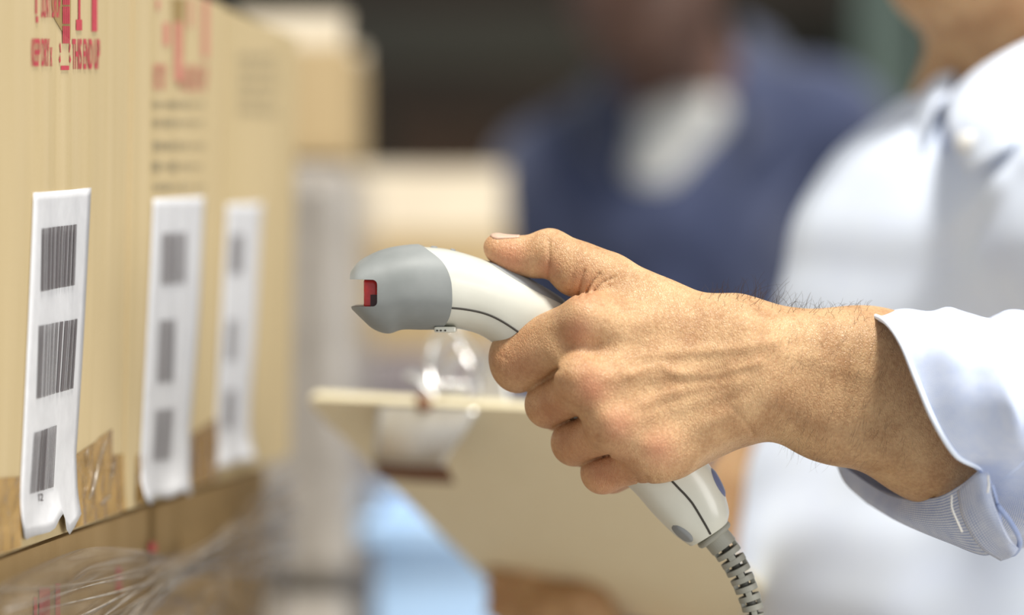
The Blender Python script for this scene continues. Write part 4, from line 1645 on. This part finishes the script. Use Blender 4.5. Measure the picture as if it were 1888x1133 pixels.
# ------------------------------------------------------------------ his shirt
def shirt_sdf(p):
    # trunk: silhouette on the left is chest and belly
    d = cap(p, P(1822, 520, MD), P(1765, 1020, MD), 0.114, 0.122)
    d = smin(d, cap(p, P(1765, 1020, MD), P(1790, 1560, MD), 0.122, 0.12), 0.03)
    sh = P(1735, 470, MD + 0.08)
    d = smin(d, cap(p, sh, P(2060, 430, MD - 0.14), 0.074, 0.070), 0.05)
    d = smin(d, cap(p, P(1880, 290, MD + 0.01), P(1760, 395, MD + 0.06), 0.045, 0.055), 0.04)
    d = smin(d, cap(p, P(1720, 490, MD + 0.03), P(1690, 600, MD + 0.03), 0.06, 0.062), 0.05)
    # far sleeve, pushed up above the elbow
    d = smin(d, cap(p, SHO_R, SHO_R * 0.45 + ELB_R * 0.55, 0.056, 0.046), 0.03)
    # near shoulder and upper sleeve, outside the frame
    d = smin(d, cap(p, P(2060, 430, MD - 0.14), (0.375, 1.60, 1.385), 0.070, 0.064), 0.03)
    d = smin(d, cap(p, (0.375, 1.60, 1.385), (0.40, 1.46, 1.20), 0.064, 0.056), 0.03)
    # folds running from shoulder and armpit
    x = 944 + F * p[:, 0] / p[:, 1]
    y = HOR + F * (H - p[:, 2]) / p[:, 1]
    near = np.abs(d) < 0.02
    w = 0.0012 * np.sin((x * 0.82 + y * 0.45) * 0.036 + 1.6 * np.sin(y * 0.008)) + 0.0005 * np.sin((x * 0.3 + y * 0.9) * 0.05 + 2 * np.sin(x * 0.01))
    w = w + 0.0025 * np.exp(-(poly_dist(x, y, [(1880, 330), (1760, 470), (1700, 640)]) / 28) ** 2)
    w = w - 0.002 * np.exp(-(poly_dist(x, y, [(1830, 330), (1740, 430), (1660, 620)]) / 26) ** 2)
    d = d + np.where(near, w, 0)
    # open neck
    nk = cap(p, P(1965, 240, MD), P(1930, 90, MD - 0.02), 0.066, 0.075)
    d = -smin(-d, nk, 0.006)
    return d


tV, tQ = sdf_mesh(shirt_sdf, (0.06, 1.36, 0.86), (0.56, 2.08, 1.48), 0.006, 2)
mk_np('shirt', tV, tQ, M['chambray_body'], man)['label'] = 'pale blue chambray shirt'


def uv_mesh(o, nu, nv, su, sv, wrap):
    me = o.data
    uvl = me.uv_layers.new(name='uv')
    k = 0
    n = nv if wrap else nv - 1
    for i in range(nu - 1):
        for j in range(n):
            for (a, b) in ((i, j), (i, j + 1), (i + 1, j + 1), (i + 1, j)):
                uvl.data[k].uv = (a * su, b * sv)
                k += 1


def patch(name, rows, m, parent, nu=16, nv=14, thick=0.0016, sag=0.0, label=None):
    """smooth cloth patch through rows of points"""
    rows = [catmull(rw, nv) for rw in rows]
    rows = np.array(rows)
    cols = np.array([catmull(rows[:, j], nu) for j in range(nv)])       # nv x nu x 3
    vs = cols.reshape(-1, 3)
    o = mk(name, vs, grid_faces(nv, nu), m, parent, True, label)
    uv_mesh(o, nv, nu, np.linalg.norm(np.diff(cols[:, nu // 2], axis=0), axis=1).mean(), np.linalg.norm(np.diff(cols[nv // 2], axis=0), axis=1).mean(), False)
    md = o.modifiers.new('cloth', 'SOLIDIFY')
    md.thickness = thick
    md.offset = 0
    return o


# collar: near leaf with its button, far leaf, and the stand between
patch('collar_leaf', [[P(1750, 180, MD - 0.090), P(1800, 132, MD - 0.105), P(1870, 90, MD - 0.105), P(1960, 50, MD - 0.07)],
                      [P(1748, 240, MD - 0.125), P(1800, 215, MD - 0.145), P(1870, 175, MD - 0.148), P(1960, 130, MD - 0.11)],
                      [P(1786, 318, MD - 0.150), P(1822, 298, MD - 0.162), P(1880, 262, MD - 0.165), P(1970, 210, MD - 0.13)]],
      M['chambray_body'], man, label='buttoned-down collar leaf')
patch('collar_leaf', [[P(1748, 178, MD - 0.075), P(1762, 130, MD - 0.045), P(1780, 92, MD - 0.01), P(1800, 72, MD + 0.03)],
                      [P(1722, 205, MD - 0.085), P(1722, 160, MD - 0.05), P(1744, 118, MD - 0.01), P(1776, 84, MD + 0.04)],
                      [P(1702, 272, MD - 0.088), P(1688, 205, MD - 0.045), P(1704, 160, MD + 0.0), P(1752, 110, MD + 0.05)]],
      M['chambray_body'], man)
patch('collar_stand', [[P(1746, 184, MD - 0.085), P(1772, 146, MD - 0.05), P(1800, 96, MD + 0.0)],
                       [P(1735, 282, MD - 0.105), P(1768, 225, MD - 0.06), P(1800, 170, MD + 0.0)]], M['chambray_shade'], man)  # shade inside the collar put into a darker blue


def button(c, nrm, r_, parent):
    nrm = np.asarray(nrm, float)
    nrm /= np.linalg.norm(nrm)
    e1 = np.cross(nrm, [0, 0, 1.0])
    e1 /= np.linalg.norm(e1)
    e2 = np.cross(nrm, e1)
    oval_slab('button', c, nrm, e1, e2, r_, r_, 0.002, M['thread'], parent, 20, 2.0)


button(P(1784, 262, MD - 0.149), (-0.3, -1, 0.1), 0.0058, man)
dsh = 1.55
for _ in range(60):
    dsh += max(0.0005, 0.8 * shirt_sdf(P(1541, 886, dsh)[None])[0])
button(P(1541, 886, dsh), (-0.6, -1, 0.1), 0.0055, man)

# rolled sleeve of the near arm: rings from the hem up to the elbow
HEM = [(1600, 581, 1.6), (1632, 592, -1.6), (1662, 632, -3.6), (1690, 700, -4.4), (1722, 775, -4.6), (1762, 838, -4.2), (1806, 866, -3.0),
       (1798, 905, -1.2), (1740, 925, 1.5), (1650, 918, 4.0), (1570, 876, 5.6), (1537, 842, 6.4), (1528, 780, 6.9), (1540, 700, 6.6), (1560, 630, 5.2), (1578, 592, 3.4)]
R1 = [(1700, 570, 2.0), (1722, 590, -2.2), (1755, 640, -4.6), (1790, 700, -5.4), (1826, 760, -5.6), (1862, 815, -5.2), (1890, 862, -3.8),
      (1886, 935, -1.6), (1850, 985, 1.5), (1740, 985, 4.4), (1650, 945, 6.4), (1610, 880, 7.4), (1600, 800, 8.0), (1620, 700, 7.8), (1650, 620, 6.4), (1675, 585, 4.4)]
R2 = [(1790, 572, 2.6), (1815, 594, -2.4), (1850, 650, -5.0), (1885, 712, -5.8), (1920, 770, -6.0), (1955, 828, -5.4), (1985, 885, -3.8),
      (1985, 950, -1.4), (1950, 985, 1.8), (1850, 1000, 5.0), (1760, 960, 7.2), (1710, 890, 8.2), (1700, 800, 8.8), (1715, 700, 8.6), (1740, 620, 7.2), (1765, 580, 5.2)]
R3 = [(1900, 572, 3.6), (1930, 600, -1.8), (1965, 660, -4.6), (2000, 722, -5.2), (2035, 785, -5.4), (2070, 845, -4.6), (2095, 900, -3.0),
      (2095, 955, -0.6), (2060, 985, 2.6), (1970, 985, 5.6), (1880, 940, 7.6), (1830, 870, 8.6), (1815, 790, 9.0), (1825, 700, 8.8), (1850, 630, 7.8), (1875, 590, 6.0)]
R4 = [(2040, 600, 5.0), (2070, 630, 0.0), (2100, 690, -2.6), (2130, 750, -3.4), (2160, 810, -3.4), (2190, 860, -2.6), (2210, 910, -1.0),
      (2200, 955, 1.2), (2160, 975, 4.0), (2080, 960, 6.8), (2000, 910, 8.6), (1960, 850, 9.4), (1945, 780, 9.8), (1955, 710, 9.6), (1980, 650, 8.8), (2010, 615, 7.2)]


def closed(pts, n):
    p = [J(*q) for q in pts]
    p = p[-2:] + p + p[:2]
    c = catmull(p, (len(p) - 1) * 12 + 1)
    c = c[24:-36 + 12]
    # resample by index
    return c[:len(pts) * 12]


rings = [closed(q, 0) for q in (HEM, R1, R2, R3, R4)]
NR = len(rings[0])
cols = np.array([catmull(np.array([rg[j] for rg in rings]), 49) for j in range(NR)])      # NR x 49 x 3
slv = np.transpose(cols, (1, 0, 2)).copy()                                              # 49 x NR
cen = slv.mean(1, keepdims=True)
outw = slv - cen
outw /= np.linalg.norm(outw, axis=2, keepdims=True)
for i in range(49):
    for j_ in range(NR):
        a = 2 * math.pi * j_ / NR
        u = i / 48
        w = 0.0022 * math.sin(3 * a + 9 * u) * math.sin(u * 14 + 2 * a) * min(1, u * 4)
        w += (0.0030 if a > 0.9 and a < 5.2 else 0.0008) * math.exp(-((u * 48 - 18 - 5 * math.sin(2 * a)) / 2.2) ** 2) * (0.5 + 0.5 * math.sin(a * 4 + 1))
        w -= 0.0026 * math.exp(-((u * 48 - 24 - 7 * math.sin(a + 0.6)) / 2.0) ** 2)
        slv[i, j_] += outw[i, j_] * w


slo = mk('rolled_sleeve', slv.reshape(-1, 3), grid_faces(49, NR, True), M['chambray'], man, True, 'rolled-up pale blue sleeve, woven threads in sharp focus')
uv_mesh(slo, 49, NR, 0.0028, 0.0022, True)
md = slo.modifiers.new('cloth', 'SOLIDIFY')
md.thickness = 0.0018
md.offset = -1
# turned hem: a soft roll around the opening
hemp = np.concatenate([slv[0], slv[0][:1]])
hr = tube('hem_roll', hemp, 0.0012, M['chambray_body'], man, 10)
# the turned-back cuff below the arm: outer band of the fold with its loose end
band = patch('cuff_fold', [[J(1540, 846, 6.2), J(1640, 912, 3.6), J(1720, 918, 0.8), J(1770, 895, -1.6), J(1806, 866, -3.4)],
                           [J(1560, 888, 6.0), J(1640, 944, 3.2), J(1730, 965, 0.2), J(1800, 950, -2.2), J(1832, 900, -3.9)],
                           [J(1600, 925, 5.8), J(1660, 960, 3.4), J(1750, 998, 0.4), J(1822, 1022, -1.6), J(1850, 985, -3.0)]],
             M['chambray_shade'], man, 24, 30, 0.0016, label='turned-back cuff, shade of its inside tinted into the cloth')
tab = patch('cuff_tab', [[J(1768, 905, -2.2), J(1800, 876, -3.8), J(1822, 870, -4.0)],
                         [J(1778, 955, -2.6), J(1812, 930, -4.0), J(1832, 925, -4.2)],
                         [J(1808, 1005, -2.2), J(1840, 985, -3.4), J(1856, 985, -3.6)],
                         [J(1846, 1030, -1.4), J(1868, 1022, -2.6), J(1876, 1008, -2.8)]], M['chambray_shade'], man, 20, 12, 0.002)
roll = tube('cuff_roll', catmull([J(1838, 930, -3.9), J(1862, 960, -3.8), J(1880, 995, -3.0), J(1872, 1018, -2.0), J(1850, 1024, -1.2)], 24), [0.0012] * 24, M['chambray_shade'], man, 8)
for pts in ([(1755, 912, -3.2), (1755, 935, -3.4), (1764, 958, -3.4), (1774, 980, -3.2)], [(1822, 875, -4.5), (1823, 892, -4.6), (1821, 908, -4.6)]):
    tube('stitching', catmull([J(*q) for q in pts], 16), 0.00045, M['thread'], man, 6)
tube('sleeve_seam', catmull([J(1828, 893, -4.4), J(1850, 882, -5.2), J(1872, 866, -5.6), J(1900, 842, -6.0)], 16), 0.0003, M['chambray'], man, 6)


# trousers and shoes, below the frame
def legs_sdf(p):
    d = cap(p, (0.27, MD, 0.93), (0.30, MD, 0.84), 0.12, 0.125)
    for s in (-1, 1):
        d = smin(d, cap(p, (0.30, MD + s * 0.075, 0.85), (0.29, MD + s * 0.10, 0.46), 0.088, 0.065), 0.02)
        d = smin(d, cap(p, (0.29, MD + s * 0.10, 0.46), (0.30, MD + s * 0.11, 0.07), 0.065, 0.056), 0.02)
    return d


lV, lQ = sdf_mesh(legs_sdf, (0.08, MD - 0.3, -0.02), (0.5, MD + 0.3, 1.12), 0.014, 1)
mk_np('trousers', lV, lQ, M['trouser'], man)
for s in (-1, 1):
    cc = np.array([0.26, MD + s * 0.11, 0.0])
    f_s = lambda p: np.maximum(smin(cap(p, cc + [0.06, 0, 0.05], cc + [-0.10, s * 0.01, 0.032], 0.046, 0.036), cap(p, cc + [0.05, 0, 0.06], cc + [0.05, 0, 0.1], 0.045, 0.045), 0.03), -(p[:, 2] - 0.001))
    a_, b_ = sdf_mesh(f_s, cc + [-0.2, -0.1, -0.02], cc + [0.18, 0.1, 0.18], 0.008, 1)
    mk_np('shoe', a_, b_, M['shoe'], man)

# ------------------------------------------------------------------ clipboard, seen from below
TL, TR = P(560, 722, 1.715), P(1062, 747, 1.615)
uu = TR - TL
W_ = np.linalg.norm(uu)
uu /= W_
W_ = 0.200
# the far end of its left edge shows at photo pixel (920, 1080): find its distance so that the corner is square
kx, kz = (920 - 944.0) / F, -(1080 - HOR) / F
# (x, y, z) = (kx d, d, H + kz d); dot(p - TL, uu) = 0
den = kx * uu[0] + uu[1] + kz * uu[2]
dd = (np.dot(TL, uu) - H * uu[2]) / den
vv = np.array([kx * dd, dd, H + kz * dd]) - TL
vv /= np.linalg.norm(vv)
nn = np.cross(uu, vv)
if nn[2] < 0:
    nn = -nn                                     # upper face
LB = 0.262
TB = 0.0034
clip = thing('clipboard', TL + uu * W_ / 2 + vv * LB / 2, 'tan hardboard clipboard seen from below, steel clip on its top edge', 'clipboard')


def bp(a, b, c):
    """board coordinates: along the top edge, down the board, above its upper face"""
    return TL + uu * a + vv * b + nn * c


def rounded_board():
    n, rc = 8, 0.012
    out = []
    for cx, cy, a0 in ((rc, rc, math.pi), (W_ - rc, rc, 1.5 * math.pi), (W_ - rc, LB - rc, 0), (rc, LB - rc, 0.5 * math.pi)):
        for k in range(n + 1):
            a = a0 + math.pi / 2 * k / n
            out.append((cx + rc * math.cos(a), cy + rc * math.sin(a)))
    m_ = len(out)
    vs = [bp(a, b, 0) for a, b in out] + [bp(a, b, -TB) for a, b in out]
    fs = [tuple(range(m_)), tuple(range(2 * m_ - 1, m_ - 1, -1))]
    fs += [(i, m_ + i, m_ + (i + 1) % m_, (i + 1) % m_) for i in range(m_)]
    o = mk('board', vs, fs, M['hardboard'], clip, False)
    recalc(o)
    return o


rounded_board()
# pale bevelled edge strip that catches the light
box('edge_strip', bp(0.010, -0.0008, -TB - 0.0004), uu * (W_ - 0.02), vv * 0.0012, nn * (TB + 0.0008), M['board_edge'], clip)
# paper on the upper face
box('paper', bp(0.012, 0.02, 0.0003), uu * (W_ - 0.024), vv * (LB - 0.03), nn * 0.0012, M['label'], clip)
# steel clip: back plate hanging from the top edge, its return, springs and lever above
ED = lambda px: 1.715 - 0.10 * (px - 560) / 502.0          # distance of the top edge at a photo column
plate = patch('clip_back_plate', [[P(700, 748, ED(700) - 0.004), P(790, 751, ED(790) - 0.004), P(880, 756, ED(880) - 0.004)],
                                  [P(694, 790, ED(694) - 0.010), P(775, 793, ED(775) - 0.011), P(856, 797, ED(856) - 0.010)],
                                  [P(690, 842, ED(690) - 0.010), P(755, 846, ED(755) - 0.012), P(822, 848, ED(822) - 0.010)],
                                  [P(692, 852, ED(690) - 0.006), P(755, 856, ED(755) - 0.008), P(822, 857, ED(822) - 0.006)]],
              M['nickel'], clip, 20, 14, 0.0012, label='dull nickel plate hanging below the top edge')
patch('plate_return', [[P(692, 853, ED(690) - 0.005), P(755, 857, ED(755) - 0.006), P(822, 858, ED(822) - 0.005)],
                       [P(700, 880, ED(690) + 0.022), P(770, 886, ED(755) + 0.022), P(838, 890, ED(822) + 0.024)]], M['clip_brown'], clip, 8, 12, 0.001, label='underside of the plate, coloured shadow brown')  # shade under the plate put into the brown colour
patch('clip_tab', [[P(768, 728, ED(790) + 0.004), P(820, 731, ED(790) + 0.004)], [P(768, 736, ED(790) - 0.004), P(822, 739, ED(790) - 0.004)],
                   [P(770, 756, ED(790) - 0.006), P(822, 759, ED(790) - 0.006)]], M['clip_brown'], clip, 8, 6, 0.001)


def wire(name, pts, r_, dd_=0.012):
    return tube(name, catmull([P(x, y, ED(x) + dd_ + k) for x, y, k in pts], 30), r_, M['chrome'], clip, 10)


wire('clip_wire', [(802, 738, 0), (792, 680, 0.01), (798, 632, 0.016), (824, 604, 0.02), (850, 622, 0.02), (882, 660, 0.014), (906, 700, 0.004), (918, 738, 0)], 0.0021)
wire('clip_wire', [(818, 736, 0.02), (824, 690, 0.024), (836, 662, 0.026), (862, 650, 0.026), (886, 668, 0.024), (900, 736, 0.02)], 0.0021)
wire('clip_wire', [(786, 738, 0.03), (800, 690, 0.034), (812, 640, 0.036), (840, 630, 0.036), (872, 690, 0.03), (880, 738, 0.03)], 0.0018)
coil = []
for k in range(150):
    a = k / 149
    g = a * 2 * math.pi * 8
    coil.append(P(798 + 66 * a, 716, ED(830) + 0.012) + np.array([0, 0.0042 * math.cos(g), 0.0042 * math.sin(g)]))
tube('clip_spring', coil, 0.0010, M['chrome'], clip, 6)
patch('clip_lever', [[P(744, 692, ED(750) + 0.002), P(760, 686, ED(750) + 0.02)], [P(775, 706, ED(775) + 0.0), P(790, 698, ED(790) + 0.02)],
                     [P(806, 738, ED(800) - 0.001), P(824, 730, ED(800) + 0.02)]], M['nickel'], clip, 10, 8, 0.0016)
patch('clip_bracket', [[P(876, 740, ED(880) + 0.006), P(940, 742, ED(930) + 0.006)], [P(894, 695, ED(890) + 0.012), P(930, 697, ED(930) + 0.012)],
                       [P(908, 652, ED(900) + 0.016), P(918, 652, ED(920) + 0.016)]], M['nickel'], clip, 10, 8, 0.0012)

# ------------------------------------------------------------------ man in navy, far behind
ND = 3.63
other = thing('person', (0.20, ND, 0.0), 'man in an open navy shirt over a white tee, blurred in the background', 'person')


def other_body(p):
    hc2 = P(1185, -90, ND - 0.06)
    d = ell(p, hc2 + np.array([0, 0.015, 0.03]), (0.104, 0.115, 0.125))
    d = smin(d, ell(p, hc2 + np.array([0.0, -0.035, -0.055]), (0.088, 0.08, 0.085)), 0.03)
    d = smin(d, cap(p, hc2 + np.array([0, -0.075, -0.105]), hc2 + np.array([0, -0.065, -0.10]), 0.03, 0.03), 0.02)
    d = smin(d, cap(p, hc2 + np.array([0, -0.10, 0.02]), hc2 + np.array([0, -0.115, -0.02]), 0.012, 0.018), 0.012)
    for s in (-1, 1):
        d = smin(d, ell(p, hc2 + np.array([s * 0.09, 0.02, 0.0]), (0.010, 0.02, 0.032)), 0.006)
        d = -smin(-d, cap(p, hc2 + np.array([s * 0.034, -0.10, 0.03]), hc2 + np.array([s * 0.034, -0.099, 0.03]), 0.014, 0.014), 0.012)
        d = smin(d, cap(p, hc2 + np.array([s * 0.034, -0.08, 0.028]), hc2 + np.array([s * 0.034, -0.079, 0.028]), 0.013, 0.013), 0.003)
    d = smin(d, cap(p, hc2 + np.array([-0.02, -0.095, -0.055]), hc2 + np.array([0.02, -0.095, -0.055]), 0.009, 0.009), 0.008)
    d = smin(d, cap(p, P(1235, 40, ND + 0.02), P(1255, 220, ND + 0.04), 0.062, 0.066), 0.03)
    d = smin(d, cap(p, P(1255, 260, ND + 0.04), P(1250, 900, ND + 0.02), 0.11, 0.12), 0.05)
    return d


a_, b_ = sdf_mesh(other_body, (-0.05, ND - 0.3, 0.95), (0.45, ND + 0.3, 1.95), 0.010, 1)
mk_np('body', a_, b_, M['skin_dark'], other)['label'] = 'dark skin of face and neck'


def other_shirt(p):
    sl, sr = P(1040, 345, ND + 0.03), P(1505, 265, ND + 0.04)
    d = cap(p, sl, P(1200, 255, ND + 0.04), 0.085, 0.085)
    d = smin(d, cap(p, P(1310, 225, ND + 0.04), sr, 0.085, 0.095), 0.05)
    d = smin(d, cap(p, P(1250, 480, ND + 0.02), P(1255, 900, ND + 0.02), 0.165, 0.165), 0.08)
    d = smin(d, cap(p, P(1255, 900, ND + 0.02), P(1255, 1350, ND + 0.02), 0.165, 0.16), 0.05)
    # arms hanging, elbows bent
    d = smin(d, cap(p, sl, P(1015, 700, ND + 0.0), 0.078, 0.062), 0.03)
    d = smin(d, cap(p, P(1015, 700, ND + 0.0), P(1130, 1010, ND - 0.22), 0.06, 0.05), 0.03)
    d = smin(d, cap(p, sr, P(1570, 700, ND + 0.02), 0.085, 0.066), 0.03)
    d = smin(d, cap(p, P(1570, 700, ND + 0.02), P(1440, 1020, ND - 0.2), 0.062, 0.05), 0.03)
    x = p[:, 0] * 40
    z = p[:, 2] * 40
    d = d + np.where(np.abs(d) < 0.03, 0.004 * np.sin(x * 1.3 + 2 * np.sin(z * 0.7)) * np.sin(z * 0.9 + x * 0.5), 0)
    # open front showing the tee
    v = cap(p, P(1278, 110, ND - 0.11), P(1194, 285, ND - 0.17), 0.056, 0.018)
    d = -smin(-d, v, 0.01)
    return d


a_, b_ = sdf_mesh(other_shirt, (-0.12, ND - 0.40, 0.72), (0.60, ND + 0.32, 1.60), 0.011, 1)
mk_np('shirt', a_, b_, M['navy'], other)['label'] = 'navy work shirt with open collar'


def other_tee(p):
    d = cap(p, P(1256, 232, ND - 0.03), P(1212, 330, ND - 0.065), 0.062, 0.050)
    nk = cap(p, P(1245, 165, ND - 0.02), P(1240, 60, ND + 0.04), 0.058, 0.07)
    return -smin(-d, nk, 0.006)


a_, b_ = sdf_mesh(other_tee, (0.0, ND - 0.3, 1.15), (0.36, ND + 0.2, 1.55), 0.010, 1)
mk_np('tee', a_, b_, M['tee'], other)['label'] = 'white tee at the open collar'
patch('collar_leaf', [[P(1120, 175, ND - 0.03), P(1112, 130, ND + 0.06), P(1150, 90, ND + 0.13)],
                      [P(1090, 250, ND - 0.10), P(1060, 190, ND + 0.03), P(1110, 140, ND + 0.13)],
                      [P(1140, 330, ND - 0.16), P(1060, 270, ND - 0.04), P(1075, 190, ND + 0.1)]], M['navy'], other, thick=0.004)
patch('collar_leaf', [[P(1345, 165, ND - 0.03), P(1375, 90, ND + 0.05), P(1365, 40, ND + 0.13)],
                      [P(1370, 240, ND - 0.11), P(1430, 140, ND + 0.02), P(1420, 70, ND + 0.13)],
                      [P(1320, 330, ND - 0.17), P(1440, 220, ND - 0.05), P(1455, 120, ND + 0.1)]], M['navy'], other, thick=0.004)
hc2 = P(1185, -90, ND - 0.06)
f_h = lambda p: np.maximum(ell(p, hc2 + np.array([0, 0.022, 0.036]), (0.092, 0.108, 0.118)), -(p[:, 2] - hc2[2] - 0.02 + 0.5 * np.clip((p[:, 1] - ND), -0.2, 0.2)))
a_, b_ = sdf_mesh(f_h, hc2 - 0.22, hc2 + 0.22, 0.012, 1)
mk_np('head_hair', a_, b_, M['hair'], other)


def other_legs(p):
    d = cap(p, (0.17, ND, 0.92), (0.23, ND, 0.92), 0.13, 0.13)
    for s in (-1, 1):
        d = smin(d, cap(p, (0.20 + s * 0.085, ND, 0.86), (0.20 + s * 0.10, ND, 0.48), 0.09, 0.065), 0.02)
        d = smin(d, cap(p, (0.20 + s * 0.10, ND, 0.48), (0.20 + s * 0.11, ND + 0.01, 0.07), 0.065, 0.056), 0.02)
    return d


a_, b_ = sdf_mesh(other_legs, (-0.1, ND - 0.2, -0.02), (0.5, ND + 0.2, 1.1), 0.016, 1)
mk_np('trousers', a_, b_, M['trouser'], other)
for s in (-1, 1):
    cc = np.array([0.20 + s * 0.11, ND, 0.0])
    f_s = lambda p: np.maximum(smin(cap(p, cc + [0, 0.06, 0.05], cc + [s * 0.01, -0.10, 0.032], 0.046, 0.036), cap(p, cc + [0, 0.03, 0.06], cc + [0, 0.03, 0.1], 0.045, 0.045), 0.03), -(p[:, 2] - 0.001))
    a_, b_ = sdf_mesh(f_s, cc + [-0.1, -0.2, -0.02], cc + [0.1, 0.18, 0.18], 0.009, 1)
    mk_np('shoe', a_, b_, M['shoe'], other)
